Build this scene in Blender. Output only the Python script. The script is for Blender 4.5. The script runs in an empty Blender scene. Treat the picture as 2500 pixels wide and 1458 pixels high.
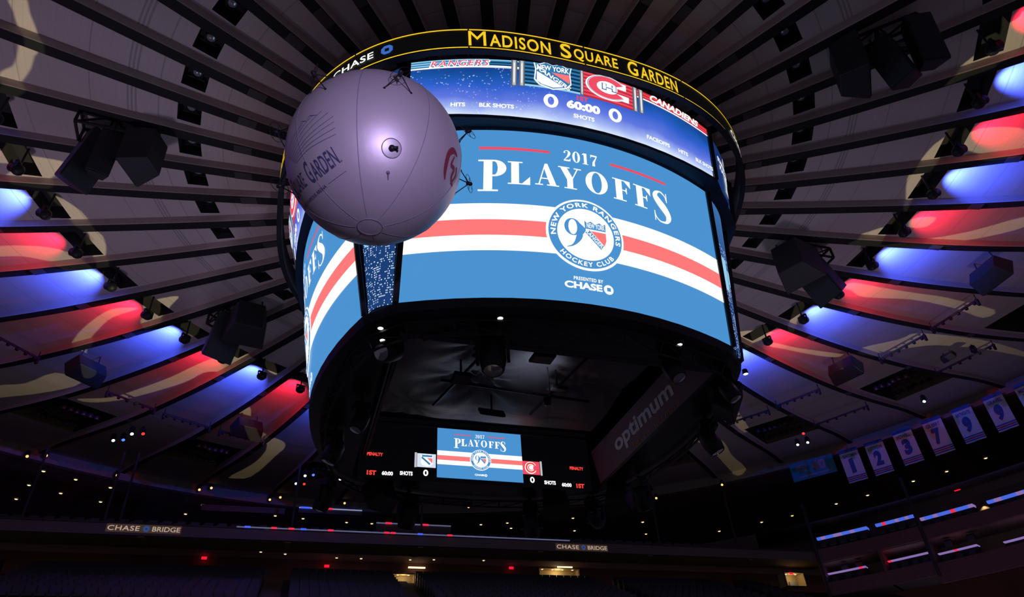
import bpy, bmesh, math, random
from mathutils import Vector, Matrix, geometry

random.seed(7)
C = bpy.context.scene.collection
PI = math.pi
# ------------------------------------------------------------------ camera
CAM = Vector((-5.748, -17.058, 3.014))
RT = Vector((0.9561, -0.2884, -0.0527)); UPV = Vector((-0.1319, -0.5847, 0.8004))
FW = RT.cross(UPV) * -1
FW = Vector((0.2613, 0.7584, 0.5971)).normalized()
RT = FW.cross(Vector((0, 0, 1))).normalized(); _u = RT.cross(FW)
_roll = -0.06574
RT, UPV = (RT * math.cos(_roll) + _u * math.sin(_roll)), (_u * math.cos(_roll) - RT * math.sin(_roll))
cam = bpy.data.cameras.new('camera'); camo = bpy.data.objects.new('camera', cam); C.objects.link(camo)
M3 = Matrix((RT, UPV, -FW)).transposed()
camo.matrix_world = Matrix.Translation(CAM) @ M3.to_4x4()
cam.sensor_width = 36.0; cam.lens = 36 * 1662.5 / 2500; cam.clip_end = 400
bpy.context.scene.camera = camo
# ------------------------------------------------------------------ world, exposure
W = bpy.data.worlds.new('arena_ambient'); bpy.context.scene.world = W; W.use_nodes = True
bg = W.node_tree.nodes['Background']; bg.inputs[0].default_value = (0.86, 0.68, 0.98, 1); bg.inputs[1].default_value = 0.07
vs = bpy.context.scene.view_settings
bpy.context.scene.display_settings.display_device = 'sRGB'
vs.view_transform = 'Standard'; vs.look = 'None'; vs.exposure = 0.0; vs.gamma = 1.0; vs.use_curve_mapping = False

# ------------------------------------------------------------------ light settings used by the lamps' own builders
BLUE_W, RED_W, GOBO_W, BALL_W, DRAPE_W = 4000.0, 1300.0, 13500.0, 4200.0, 80.0
BLUE_C, RED_C, GOBO_C = (0.05, 0.10, 1.0), (1.0, 0.015, 0.055), (1.0, 0.87, 0.45)

# ------------------------------------------------------------------ helpers
MATS = {}
def mat(name, col, rough=0.6, metal=0.0, emis=0.0, ecol=None, noise=0.12, scale=3.0, bump=0.0, bscale=40.0, coat=0.0, spec=0.4):
    if name in MATS: return MATS[name]
    m = bpy.data.materials.new(name); m.use_nodes = True; nt = m.node_tree; N = nt.nodes; L = nt.links
    b = N['Principled BSDF']
    b.inputs['Roughness'].default_value = rough; b.inputs['Metallic'].default_value = metal
    b.inputs['Specular IOR Level'].default_value = spec
    if coat: b.inputs['Coat Weight'].default_value = coat; b.inputs['Coat Roughness'].default_value = 0.35
    tc = N.new('ShaderNodeTexCoord'); no = N.new('ShaderNodeTexNoise'); no.inputs['Scale'].default_value = scale
    L.new(tc.outputs['Object'], no.inputs['Vector'])
    mx = N.new('ShaderNodeMix'); mx.data_type = 'RGBA'
    mx.inputs['A'].default_value = tuple(c * (1 - noise) for c in col[:3]) + (1,)
    mx.inputs['B'].default_value = tuple(min(1, c * (1 + noise)) for c in col[:3]) + (1,)
    L.new(no.outputs['Fac'], mx.inputs['Factor']); L.new(mx.outputs['Result'], b.inputs['Base Color'])
    if emis:
        b.inputs['Emission Color'].default_value = tuple((ecol or col)[:3]) + (1,)
        b.inputs['Emission Strength'].default_value = emis
    if bump:
        n2 = N.new('ShaderNodeTexNoise'); n2.inputs['Scale'].default_value = bscale; L.new(tc.outputs['Object'], n2.inputs['Vector'])
        bp = N.new('ShaderNodeBump'); bp.inputs['Strength'].default_value = bump; bp.inputs['Distance'].default_value = 0.05
        L.new(n2.outputs['Fac'], bp.inputs['Height']); L.new(bp.outputs['Normal'], b.inputs['Normal'])
    MATS[name] = m
    return m
def s2l(*c): return tuple(((x / 255) / 12.92 if x / 255 <= 0.04045 else ((x / 255 + 0.055) / 1.055) ** 2.4) for x in c)
def emat(name, rgb, k=1.0):
    """LED / lamp face that gives off its own light; rgb are 0-255 display values"""
    if name in MATS: return MATS[name]
    m = bpy.data.materials.new(name); m.use_nodes = True; b = m.node_tree.nodes['Principled BSDF']
    c = s2l(*rgb)
    b.inputs['Base Color'].default_value = (0.01, 0.01, 0.012, 1); b.inputs['Roughness'].default_value = 0.5
    b.inputs['Specular IOR Level'].default_value = 0.1
    b.inputs['Emission Color'].default_value = c + (1,); b.inputs['Emission Strength'].default_value = k
    MATS[name] = m
    return m
def tag(o, label=None, cat=None, group=None, kind=None):
    if label: o['label'] = label
    if cat: o['category'] = cat
    if group: o['group'] = group
    if kind: o['kind'] = kind
    return o
def empty(name, loc=(0, 0, 0), rz=0.0, label=None, cat=None, group=None):
    o = bpy.data.objects.new(name, None); o.empty_display_size = 0.2; C.objects.link(o)
    o.location = loc; o.rotation_euler = (0, 0, rz)
    return tag(o, label, cat, group)
class MB:
    """collects shapes of ONE mesh object"""
    def __init__(s): s.v = []; s.f = []; s.m = []; s.mi = 0
    def add(s, vs_, fs, mi=None):
        n = len(s.v); s.v += [tuple(v) for v in vs_]
        for f in fs: s.f.append(tuple(i + n for i in f)); s.m.append(s.mi if mi is None else mi)
        return s
    def box(s, c, d, R=None, mi=None):
        x, y, z = d[0] / 2, d[1] / 2, d[2] / 2
        vs_ = [Vector((i * x, j * y, k * z)) for k in (-1, 1) for j in (-1, 1) for i in (-1, 1)]
        if R is not None: vs_ = [R @ v for v in vs_]
        c = Vector(c)
        return s.add([v + c for v in vs_], [(0, 2, 3, 1), (4, 5, 7, 6), (0, 1, 5, 4), (2, 6, 7, 3), (0, 4, 6, 2), (1, 3, 7, 5)], mi)
    def hexa(s, p8, mi=None):
        return s.add(p8, [(0, 3, 2, 1), (4, 5, 6, 7), (0, 1, 5, 4), (1, 2, 6, 5), (2, 3, 7, 6), (3, 0, 4, 7)], mi)
    def bar(s, a, b, w, h=None, mi=None):
        a, b = Vector(a), Vector(b); h = h or w; d = (b - a); L = d.length
        if L < 1e-6: return s
        R = d.to_track_quat('X', 'Z').to_matrix()
        return s.box((a + b) / 2, (L, w, h), R, mi)
    def tube(s, pts, r, n=8, mi=None, cap=True):
        pts = [Vector(p) for p in pts]; rr = r if isinstance(r, (list, tuple)) else [r] * len(pts)
        vs_ = []; up = Vector((0, 0, 1))
        for i, p in enumerate(pts):
            t = (pts[min(i + 1, len(pts) - 1)] - pts[max(i - 1, 0)]).normalized()
            a = t.cross(up)
            if a.length < 0.05: a = t.cross(Vector((1, 0, 0)))
            a.normalize(); b = t.cross(a)
            vs_ += [p + (a * math.cos(2 * PI * k / n) + b * math.sin(2 * PI * k / n)) * rr[i] for k in range(n)]
        fs = [(i * n + k, i * n + (k + 1) % n, (i + 1) * n + (k + 1) % n, (i + 1) * n + k) for i in range(len(pts) - 1) for k in range(n)]
        if cap: fs += [tuple(range(n)), tuple(reversed(range((len(pts) - 1) * n, len(pts) * n)))]
        return s.add(vs_, fs, mi)
    def ball(s, c, r, n=16, mi=None, sx=1, sy=1, sz=1, R=None):
        c = Vector(c); m = n // 2; vs_ = []
        for i in range(m + 1):
            a = PI * i / m
            for k in range(n):
                v = Vector((math.sin(a) * math.cos(2 * PI * k / n) * sx, math.sin(a) * math.sin(2 * PI * k / n) * sy, math.cos(a) * sz)) * r
                vs_.append((R @ v if R is not None else v) + c)
        fs = [(i * n + k, (i + 1) * n + k, (i + 1) * n + (k + 1) % n, i * n + (k + 1) % n) for i in range(m) for k in range(n)]
        return s.add(vs_, fs, mi)
    def lathe(s, c, prof, n=16, R=None, mi=None):
        c = Vector(c); vs_ = []
        for r, z in prof:
            for k in range(n):
                v = Vector((r * math.cos(2 * PI * k / n), r * math.sin(2 * PI * k / n), z)); vs_.append((R @ v if R is not None else v) + c)
        fs = [(i * n + k, i * n + (k + 1) % n, (i + 1) * n + (k + 1) % n, (i + 1) * n + k) for i in range(len(prof) - 1) for k in range(n)]
        return s.add(vs_, fs, mi)
    def build(s, name, mats, parent=None, smooth=False, loc=None):
        me = bpy.data.meshes.new(name); me.from_pydata(s.v, [], s.f)
        if not isinstance(mats, (list, tuple)): mats = [mats]
        for m in mats: me.materials.append(m)
        for p, k in zip(me.polygons, s.m): p.material_index = min(k, len(mats) - 1); p.use_smooth = smooth
        me.update()
        o = bpy.data.objects.new(name, me); C.objects.link(o)
        if parent is not None: o.parent = parent
        if loc is not None: o.location = loc
        return o
def struct(name, mb, mats, **k):
    o = mb.build(name, mats, **k); o['kind'] = 'structure'; return o
def copy_tree(o, parent=None):
    c = o.copy(); C.objects.link(c)
    if parent is not None: c.parent = parent
    for ch in list(KIDS.get(o.name, [])): copy_tree(ch, c)
    return c
KIDS = {}
def freeze_kids():
    KIDS.clear()
    for o in bpy.data.objects:
        if o.parent: KIDS.setdefault(o.parent.name, []).append(o)
def bevel(o, w=0.02, seg=2):
    m = o.modifiers.new('bevel', 'BEVEL'); m.width = w; m.segments = seg; m.limit_method = 'ANGLE'; return o
def cylp(az, r, z):
    a = math.radians(az); return Vector((r * math.cos(a), r * math.sin(a), z))
ORD = ['first', 'second', 'third', 'fourth', 'fifth', 'sixth', 'seventh', 'eighth', 'ninth', 'tenth', 'eleventh', 'twelfth', 'thirteenth', 'fourteenth', 'fifteenth', 'sixteenth', 'seventeenth', 'eighteenth', 'nineteenth', 'twentieth', 'twenty-first', 'twenty-second', 'twenty-third', 'twenty-fourth']

# ---- flat pictures (text, shapes) laid on screens, signs and the sphere
_TC = {}
def text_tris(body, bold=0.0, shear=0.0, space=1.0):
    key = (body, bold, shear, space)
    if key in _TC: return _TC[key]
    cu = bpy.data.curves.new('txt', 'FONT'); cu.body = body; cu.offset = bold; cu.shear = shear; cu.space_character = space
    cu.resolution_u = 4
    o = bpy.data.objects.new('txt', cu); C.objects.link(o)
    dg = bpy.context.evaluated_depsgraph_get(); me = o.evaluated_get(dg).to_mesh(); me.calc_loop_triangles()
    V = [v.co.copy() for v in me.vertices]
    T = [[(V[i].x, V[i].y) for i in t.vertices] for t in me.loop_triangles]
    o.evaluated_get(dg).to_mesh_clear(); bpy.data.objects.remove(o); bpy.data.curves.remove(cu)
    xs = [p[0] for t in T for p in t]; ys = [p[1] for t in T for p in t]
    r = (T, min(xs), max(xs), min(ys), max(ys)); _TC[key] = r
    return r
def fit_text(body, x0, x1, y0, y1, **k):
    T, a, b, c, d = text_tris(body, **k)
    return [[(x0 + (p[0] - a) / (b - a) * (x1 - x0), y0 + (p[1] - c) / (d - c) * (y1 - y0)) for p in t] for t in T]
def ptris(poly):
    """triangles of one polygon"""
    v = [Vector((p[0], p[1], 0)) for p in poly]
    return [[(poly[i][0], poly[i][1]) for i in t] for t in geometry.tessellate_polygon([v])]
def rect(x0, y0, x1, y1): return [[(x0, y0), (x1, y0), (x1, y1)], [(x0, y0), (x1, y1), (x0, y1)]]
def ring2(cx, cy, ro, ri, ky=1.0, n=48, a0=0, a1=2 * PI, riy=None, roy=None):
    T = []; roy = roy or ro * ky; riy = riy if riy is not None else ri * ky
    for k in range(n):
        p, q = a0 + (a1 - a0) * k / n, a0 + (a1 - a0) * (k + 1) / n
        A = (cx + ro * math.cos(p), cy + roy * math.sin(p)); B = (cx + ro * math.cos(q), cy + roy * math.sin(q))
        D = (cx + ri * math.cos(p), cy + riy * math.sin(p)); E = (cx + ri * math.cos(q), cy + riy * math.sin(q))
        T.append([A, B, E])
        if ri > 0: T.append([A, E, D])
    return T
def disc2(cx, cy, r, n=40, ky=1.0): return ring2(cx, cy, r, 0, ky, n)
def stroke(pts):
    """variable-width stroke; pts (x, y, width)"""
    T = []; P = [Vector((p[0], p[1])) for p in pts]; L = []
    for i, p in enumerate(P):
        t = (P[min(i + 1, len(P) - 1)] - P[max(i - 1, 0)]).normalized(); n = Vector((-t.y, t.x)) * pts[i][2] / 2
        L.append(((p + n)[:], (p - n)[:]))
    for a, b in zip(L, L[1:]): T += [[a[0], a[1], b[1]], [a[0], b[1], b[0]]]
    return T
def smooth_pts(pts, n=5):
    out = []
    for i in range(len(pts) - 1):
        p0, p1, p2, p3 = pts[max(i - 1, 0)], pts[i], pts[i + 1], pts[min(i + 2, len(pts) - 1)]
        for k in range(n):
            t = k / n
            out.append(tuple(0.5 * ((2 * p1[j]) + (-p0[j] + p2[j]) * t + (2 * p0[j] - 5 * p1[j] + 4 * p2[j] - p3[j]) * t * t + (-p0[j] + 3 * p1[j] - 3 * p2[j] + p3[j]) * t ** 3) for j in range(len(p1))))
    return out + [pts[-1]]
def xf(T, sx=1, sy=1, dx=0, dy=0, rot=0, kx=0):
    c, s = math.cos(rot), math.sin(rot)
    def g(p):
        x, y = p[0] * sx, p[1] * sy; x += kx * y
        return (x * c - y * s + dx, x * s + y * c + dy)
    return [[g(p) for p in t] for t in T]
class Pic:
    """layers of coloured shapes in flat (x,y) metres, laid on a surface by fn(x, y, offset)"""
    def __init__(s, fn, step=0.3): s.fn = fn; s.mb = MB(); s.mats = []; s.step = step
    def add(s, T, m, layer=1):
        if m not in s.mats: s.mats.append(m)
        mi = s.mats.index(m); off = 0.012 * layer; out = []
        def sp(t, d=0):
            l = [(abs(t[i][0] - t[(i + 1) % 3][0]) + 0.3 * abs(t[i][1] - t[(i + 1) % 3][1]), i) for i in range(3)]; k, i = max(l)
            if k > s.step and d < 12:
                a, b, c = t[i], t[(i + 1) % 3], t[(i + 2) % 3]; m_ = ((a[0] + b[0]) / 2, (a[1] + b[1]) / 2)
                sp([a, m_, c], d + 1); sp([m_, b, c], d + 1)
            else: out.append(t)
        for t in T: sp([tuple(p) for p in t])
        for t in out:
            ar = (t[1][0] - t[0][0]) * (t[2][1] - t[0][1]) - (t[2][0] - t[0][0]) * (t[1][1] - t[0][1])
            if ar < 0: t = [t[0], t[2], t[1]]
            s.mb.add([s.fn(p[0], p[1], off) for p in t], [(0, 1, 2)], mi)
    def build(s, name, parent=None): return s.mb.build(name, s.mats, parent)
# ---- hand-drawn high-contrast serif letters, height 1
def DG(ch):
    r = rect; w = 0.7
    if ch == 'P':
        T = r(.14, 0, .37, 1) + r(0, 0, .52, .05) + r(0, .95, .45, 1)
        T += ring2(.42, .735, .32, .09, n=20, a0=-PI / 2, a1=PI / 2, roy=.265, riy=.215) + r(.37, .95, .43, 1) + r(.37, .47, .43, .52); w = .76
    elif ch == 'L': T = r(.1, 0, .33, 1) + r(0, 0, .66, .05) + r(0, .95, .44, 1) + [[(.42, .05), (.66, .05), (.66, .36)]]; w = .68
    elif ch == 'A': T = ptris([(.36, 1), (.46, 1), (.77, .03), (.53, .03), (.325, .80)]) + ptris([(.36, 1), (.37, .90), (.16, .03), (.11, .03)]) + r(.19, .29, .56, .34) + r(0, 0, .28, .05) + r(.42, 0, .86, .05); w = .86
    elif ch == 'Y': T = ptris([(.07, .97), (.31, .97), (.53, .52), (.53, .42), (.31, .42)]) + r(.31, 0, .53, .46) + ptris([(.49, .47), (.53, .47), (.74, .97), (.69, .97)]) + r(0, .95, .42, 1) + r(.58, .95, .86, 1) + r(.2, 0, .66, .05); w = .84
    elif ch == 'O': T = ring2(.4, .5, .4, .18, n=36, roy=.52, riy=.47); w = .82
    elif ch == '0': T = ring2(.29, .5, .29, .11, n=28, roy=.51, riy=.46); w = .6
    elif ch == 'F': T = r(.1, 0, .33, 1) + r(0, .95, .64, 1) + [[(.42, .95), (.64, .95), (.64, .66)]] + r(.33, .48, .47, .53) + ptris([(.47, .36), (.5, .36), (.5, .65), (.47, .65)]) + [[(.42, .5), (.47, .42), (.47, .6)]] + r(0, 0, .46, .05); w = .68
    elif ch == 'S':
        T = stroke(smooth_pts([(.50, .74, .02), (.47, .87, .03), (.37, .96, .05), (.27, .975, .05), (.15, .90, .12), (.12, .78, .19), (.22, .64, .24), (.37, .49, .26), (.49, .33, .22), (.51, .2, .18), (.43, .06, .09), (.3, .02, .05), (.18, .03, .04), (.07, .13, .03), (.03, .30, .02)]))
        T += r(.50, .7, .53, .99) + r(.02, .01, .05, .31); w = .62
    elif ch == '2': T = stroke(smooth_pts([(.10, .72, .16), (.13, .88, .06), (.27, .97, .05), (.42, .88, .14), (.45, .72, .2), (.36, .48, .14), (.18, .24, .06), (.05, .08, .04)])) + r(.04, 0, .46, .13) + [[(.40, .1), (.52, .0), (.54, .3)]]; w = .58
    elif ch == '1': T = r(.17, 0, .39, 1) + r(.05, 0, .5, .05) + ptris([(.17, 1), (.17, .84), (.04, .84), (.04, .88)]); w = .54
    elif ch == '7': T = r(.05, .86, .55, 1) + [[(.05, .9), (.05, .66), (.14, .88)]] + stroke([(.53, .92, .05), (.40, .62, .1), (.28, .34, .17), (.27, 0, .22)]); w = .6
    else: T = []; w = .3
    return T, w
def serif(body, x0, x1, y0, y1, gap=0.07):
    gs = [DG(c) for c in body]; tot = sum(w for _, w in gs) + gap * (len(gs) - 1); k = (x1 - x0) / tot; x = x0; T = []
    for g, w in gs: T += xf(g, k, (y1 - y0), x, y0); x += (w + gap) * k
    return T
def chase_mark(cx, cy, r, hole=True):
    """octagon of four wedges around a square"""
    T = []
    for k in range(4):
        a = k * PI / 2; q = [(-.40, 1), (.42, 1), (1, .42), (.40, .40), (-.40, .40)]
        T += xf(ptris([(-.36, .98), (.44, .98), (.98, .44), (.98, .36), (-.36, .36)]), r, r, cx, cy, a)
    return T

# ------------------------------------------------------------------ ceiling bowl
PH0 = -4.526231727895006; DA = PI / 24; NR = 48
PROF = [(-4, 20.53), (0, 20.5), (4, 20.53), (8, 20.62), (12, 20.79), (16, 21.03), (20, 21.34), (24, 21.8), (28, 22.37), (32, 23.1), (36, 23.92), (40, 24.72), (44, 25.3), (48, 25.7)]
def zc(r):
    i = max(1, min(len(PROF) - 3, int(r // 4) + 1)); p0, p1, p2, p3 = (PROF[i + j][1] for j in (-1, 0, 1, 2)); t = (r - PROF[i][0]) / 4
    return 0.5 * (2 * p1 + (-p0 + p2) * t + (2 * p0 - 5 * p1 + 4 * p2 - p3) * t * t + (-p0 + 3 * p1 - 3 * p2 + p3) * t ** 3)
RH, RW = 0.28, 0.175            # rib depth, half width
RE = 44.0
def frame(k):                  # radial and tangential unit vectors of panel k
    a = PH0 + (k + 0.5) * DA
    return Vector((math.cos(a), math.sin(a), 0)), Vector((-math.sin(a), math.cos(a), 0))
def hw(r): return r * math.tan(DA / 2) - RW
def on_panel(k, r, lat=0.0, dz=0.0):
    er, et = frame(k); return er * r + et * lat + Vector((0, 0, zc(r) + RH + dz))

def panel_material():
    m = bpy.data.materials.new('ceiling_board'); m.use_nodes = True; nt = m.node_tree; N = nt.nodes; L = nt.links; b = N['Principled BSDF']
    b.inputs['Roughness'].default_value = 0.75; b.inputs['Specular IOR Level'].default_value = 0.25
    tc = N.new('ShaderNodeTexCoord'); mp = N.new('ShaderNodeVectorMath'); mp.operation = 'MULTIPLY'; mp.inputs[1].default_value = (1, 1, 0)
    ln = N.new('ShaderNodeVectorMath'); ln.operation = 'LENGTH'; L.new(tc.outputs['Object'], mp.inputs[0]); L.new(mp.outputs[0], ln.inputs[0])
    def math_(op, a, b_=None, c=None):
        n = N.new('ShaderNodeMath'); n.operation = op
        for i, v in enumerate((a, b_, c)):
            if v is None: continue
            if isinstance(v, (int, float)): n.inputs[i].default_value = v
            else: L.new(v, n.inputs[i])
        return n.outputs[0]
    r = ln.outputs['Value']
    fine = math_('FRACT', math_('MULTIPLY', r, 5.0)); fl = math_('LESS_THAN', fine, 0.10)
    seam = math_('LESS_THAN', math_('FRACT', math_('DIVIDE', r, 1.93)), 0.02)
    s1 = math_('LESS_THAN', math_('ABSOLUTE', math_('SUBTRACT', r, 12.36)), 0.16)
    s2 = math_('LESS_THAN', math_('FRACT', math_('MULTIPLY', r, 9.0)), 0.5)
    slit = math_('MULTIPLY', s1, s2)
    dark = math_('MINIMUM', 1.0, math_('ADD', math_('ADD', math_('MULTIPLY', fl, 0.06), math_('MULTIPLY', seam, 0.30)), math_('MULTIPLY', slit, 0.40)))
    no = N.new('ShaderNodeTexNoise'); no.inputs['Scale'].default_value = 0.7; no.inputs['Detail'].default_value = 5; L.new(tc.outputs['Object'], no.inputs['Vector'])
    mx = N.new('ShaderNodeMix'); mx.data_type = 'RGBA'; mx.inputs['A'].default_value = (0.50, 0.43, 0.44, 1); mx.inputs['B'].default_value = (0.62, 0.54, 0.54, 1)
    L.new(no.outputs['Fac'], mx.inputs['Factor'])
    m2 = N.new('ShaderNodeMix'); m2.data_type = 'RGBA'; m2.inputs['B'].default_value = (0.09, 0.08, 0.085, 1)
    L.new(mx.outputs['Result'], m2.inputs['A']); L.new(dark, m2.inputs['Factor']); L.new(m2.outputs['Result'], b.inputs['Base Color'])
    bp = N.new('ShaderNodeBump'); bp.inputs['Strength'].default_value = 0.5; bp.inputs['Distance'].default_value = 0.02
    L.new(math_('SUBTRACT', 1.0, math_('ADD', fl, seam)), bp.inputs['Height']); L.new(bp.outputs['Normal'], b.inputs['Normal'])
    return m
M_PANEL = panel_material()
M_RIBSIDE = mat('rib_side', (0.44, 0.35, 0.34), 0.7, noise=0.08); M_LIP = mat('rib_lip', (0.55, 0.47, 0.48), 0.6, noise=0.05)
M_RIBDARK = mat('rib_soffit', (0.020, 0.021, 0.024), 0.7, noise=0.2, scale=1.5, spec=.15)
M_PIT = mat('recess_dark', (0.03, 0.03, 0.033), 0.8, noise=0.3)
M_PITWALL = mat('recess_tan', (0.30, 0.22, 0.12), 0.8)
M_BLACK = mat('black_metal', (0.018, 0.018, 0.022), 0.5, 0.3)
M_BLACKM = mat('black_matte', (0.014, 0.014, 0.017), 0.8, noise=0.3)
M_DARKGREY = mat('dark_grey_paint', (0.05, 0.05, 0.058), 0.55, noise=0.15)
M_GLASS = mat('lamp_lens', (0.55, 0.6, 0.65), 0.08, 0.6)

def pit_at(k): return k % 2 == 1
cb = MB()
rs_ = [2.5, 4, 6, 8, 10.35, 11.05, 12.5, 14.2, 15.95, 16.85, 18.5, 20.5, 22.5, 24.5, 26.5, 28.5, 30.0, 32, 34.5, 37.0, 39, 41.5, RE]
for k in range(NR):
    for r0, r1 in zip(rs_, rs_[1:]):
        w0, w1 = hw(r0), hw(r1)
        P = lambda r, l, dz=0: on_panel(k, r, l, dz)
        hole = None
        if r0 == 10.35: hole = (-0.36, 0.36, 0.45, 1)
        elif r0 == 15.95: hole = (-hw(16.4) + 0.12, hw(16.4) - 0.12, 0.6, 1)
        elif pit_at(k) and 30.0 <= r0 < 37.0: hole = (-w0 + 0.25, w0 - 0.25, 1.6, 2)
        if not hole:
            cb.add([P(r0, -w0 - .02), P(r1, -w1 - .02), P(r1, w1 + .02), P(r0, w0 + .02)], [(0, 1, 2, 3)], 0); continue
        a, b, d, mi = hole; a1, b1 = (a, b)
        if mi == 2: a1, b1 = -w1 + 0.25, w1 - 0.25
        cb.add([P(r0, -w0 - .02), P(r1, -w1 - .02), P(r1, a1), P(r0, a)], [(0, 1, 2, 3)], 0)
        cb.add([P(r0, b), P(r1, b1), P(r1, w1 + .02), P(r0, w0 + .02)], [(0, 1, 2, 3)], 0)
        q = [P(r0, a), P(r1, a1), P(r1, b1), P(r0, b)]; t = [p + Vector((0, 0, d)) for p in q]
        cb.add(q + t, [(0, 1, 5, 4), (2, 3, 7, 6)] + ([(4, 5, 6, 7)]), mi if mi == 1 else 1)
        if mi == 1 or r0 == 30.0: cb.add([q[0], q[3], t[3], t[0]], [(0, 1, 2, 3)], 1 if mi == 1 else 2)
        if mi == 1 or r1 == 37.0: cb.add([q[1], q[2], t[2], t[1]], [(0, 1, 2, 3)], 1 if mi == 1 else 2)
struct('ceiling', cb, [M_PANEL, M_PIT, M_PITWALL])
# radial ribs
for i in range(NR):
    a = PH0 + i * DA; er = Vector((math.cos(a), math.sin(a), 0)); et = Vector((-math.sin(a), math.cos(a), 0)); mb = MB()
    rr = [2.2 + (RE - 2.2) * j / 40 for j in range(41)]; vs_ = []
    for r in rr:
        z = zc(r)
        for l, h in ((-RW - .05, RH + .06), (-RW - .01, .035), (-RW, 0), (RW, 0), (RW + .01, .035), (RW + .05, RH + .06)): vs_.append(er * r + et * l + Vector((0, 0, z + h)))
    n = len(rr)
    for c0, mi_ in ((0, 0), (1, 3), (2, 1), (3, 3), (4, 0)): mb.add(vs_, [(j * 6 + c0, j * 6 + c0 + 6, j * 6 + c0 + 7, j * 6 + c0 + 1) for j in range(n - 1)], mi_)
    mb.add(vs_[-6:], [(0, 1, 2, 3, 4, 5)], 1)
    # splice plates on the soffit
    for r in (9.0, 19.0, 29.0): mb.box(er * r + Vector((0, 0, zc(r) - .012)), (0.55, 2 * RW - .04, .03), Matrix.Rotation(a, 3, 'Z'), 2)
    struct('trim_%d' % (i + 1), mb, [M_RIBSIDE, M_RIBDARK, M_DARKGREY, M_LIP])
# outer rim, soffit over the concourse, back wall, floor
def ringwall(r0, z0, r1, z1, a0, a1, n, mb=None, mi=0):
    mb = mb or MB()
    for j in range(n):
        p, q = a0 + (a1 - a0) * j / n, a0 + (a1 - a0) * (j + 1) / n
        mb.add([cylp(p, r0, z0), cylp(q, r0, z0), cylp(q, r1, z1), cylp(p, r1, z1)], [(0, 1, 2, 3)], mi)
    return mb
M_RIM = mat('rim_fascia', (0.34, 0.29, 0.24), 0.7)
M_SOFF = mat('soffit_dark', (0.22, 0.12, 0.095), 0.8, noise=0.3, scale=0.5)
M_WALL = mat('back_wall_maroon', (0.20, 0.075, 0.065), 0.8, noise=0.4, scale=0.3)
M_WALLG = mat('back_wall_grey', (0.24, 0.20, 0.19), 0.8, noise=0.4, scale=0.3)
mb = ringwall(RE, 24.78, RE, 25.75, -20, 200, 88); ringwall(RE, 24.78, RE + .5, 24.78, -20, 200, 88, mb)
struct('trim_49', mb, M_RIM)
struct('trim_50', ringwall(RE + .5, 24.8, 66, 24.8, -20, 200, 88), M_SOFF)
struct('wall_back', ringwall(64, 5, 64, 24.9, -20, 200, 66), M_WALL)
mb = MB(); mb.lathe((0, 0, 0), [(0.01, 0), (26, 0)], 64)
struct('floor', mb, mat('arena_floor', (0.16, 0.16, 0.17), 0.4))

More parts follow.
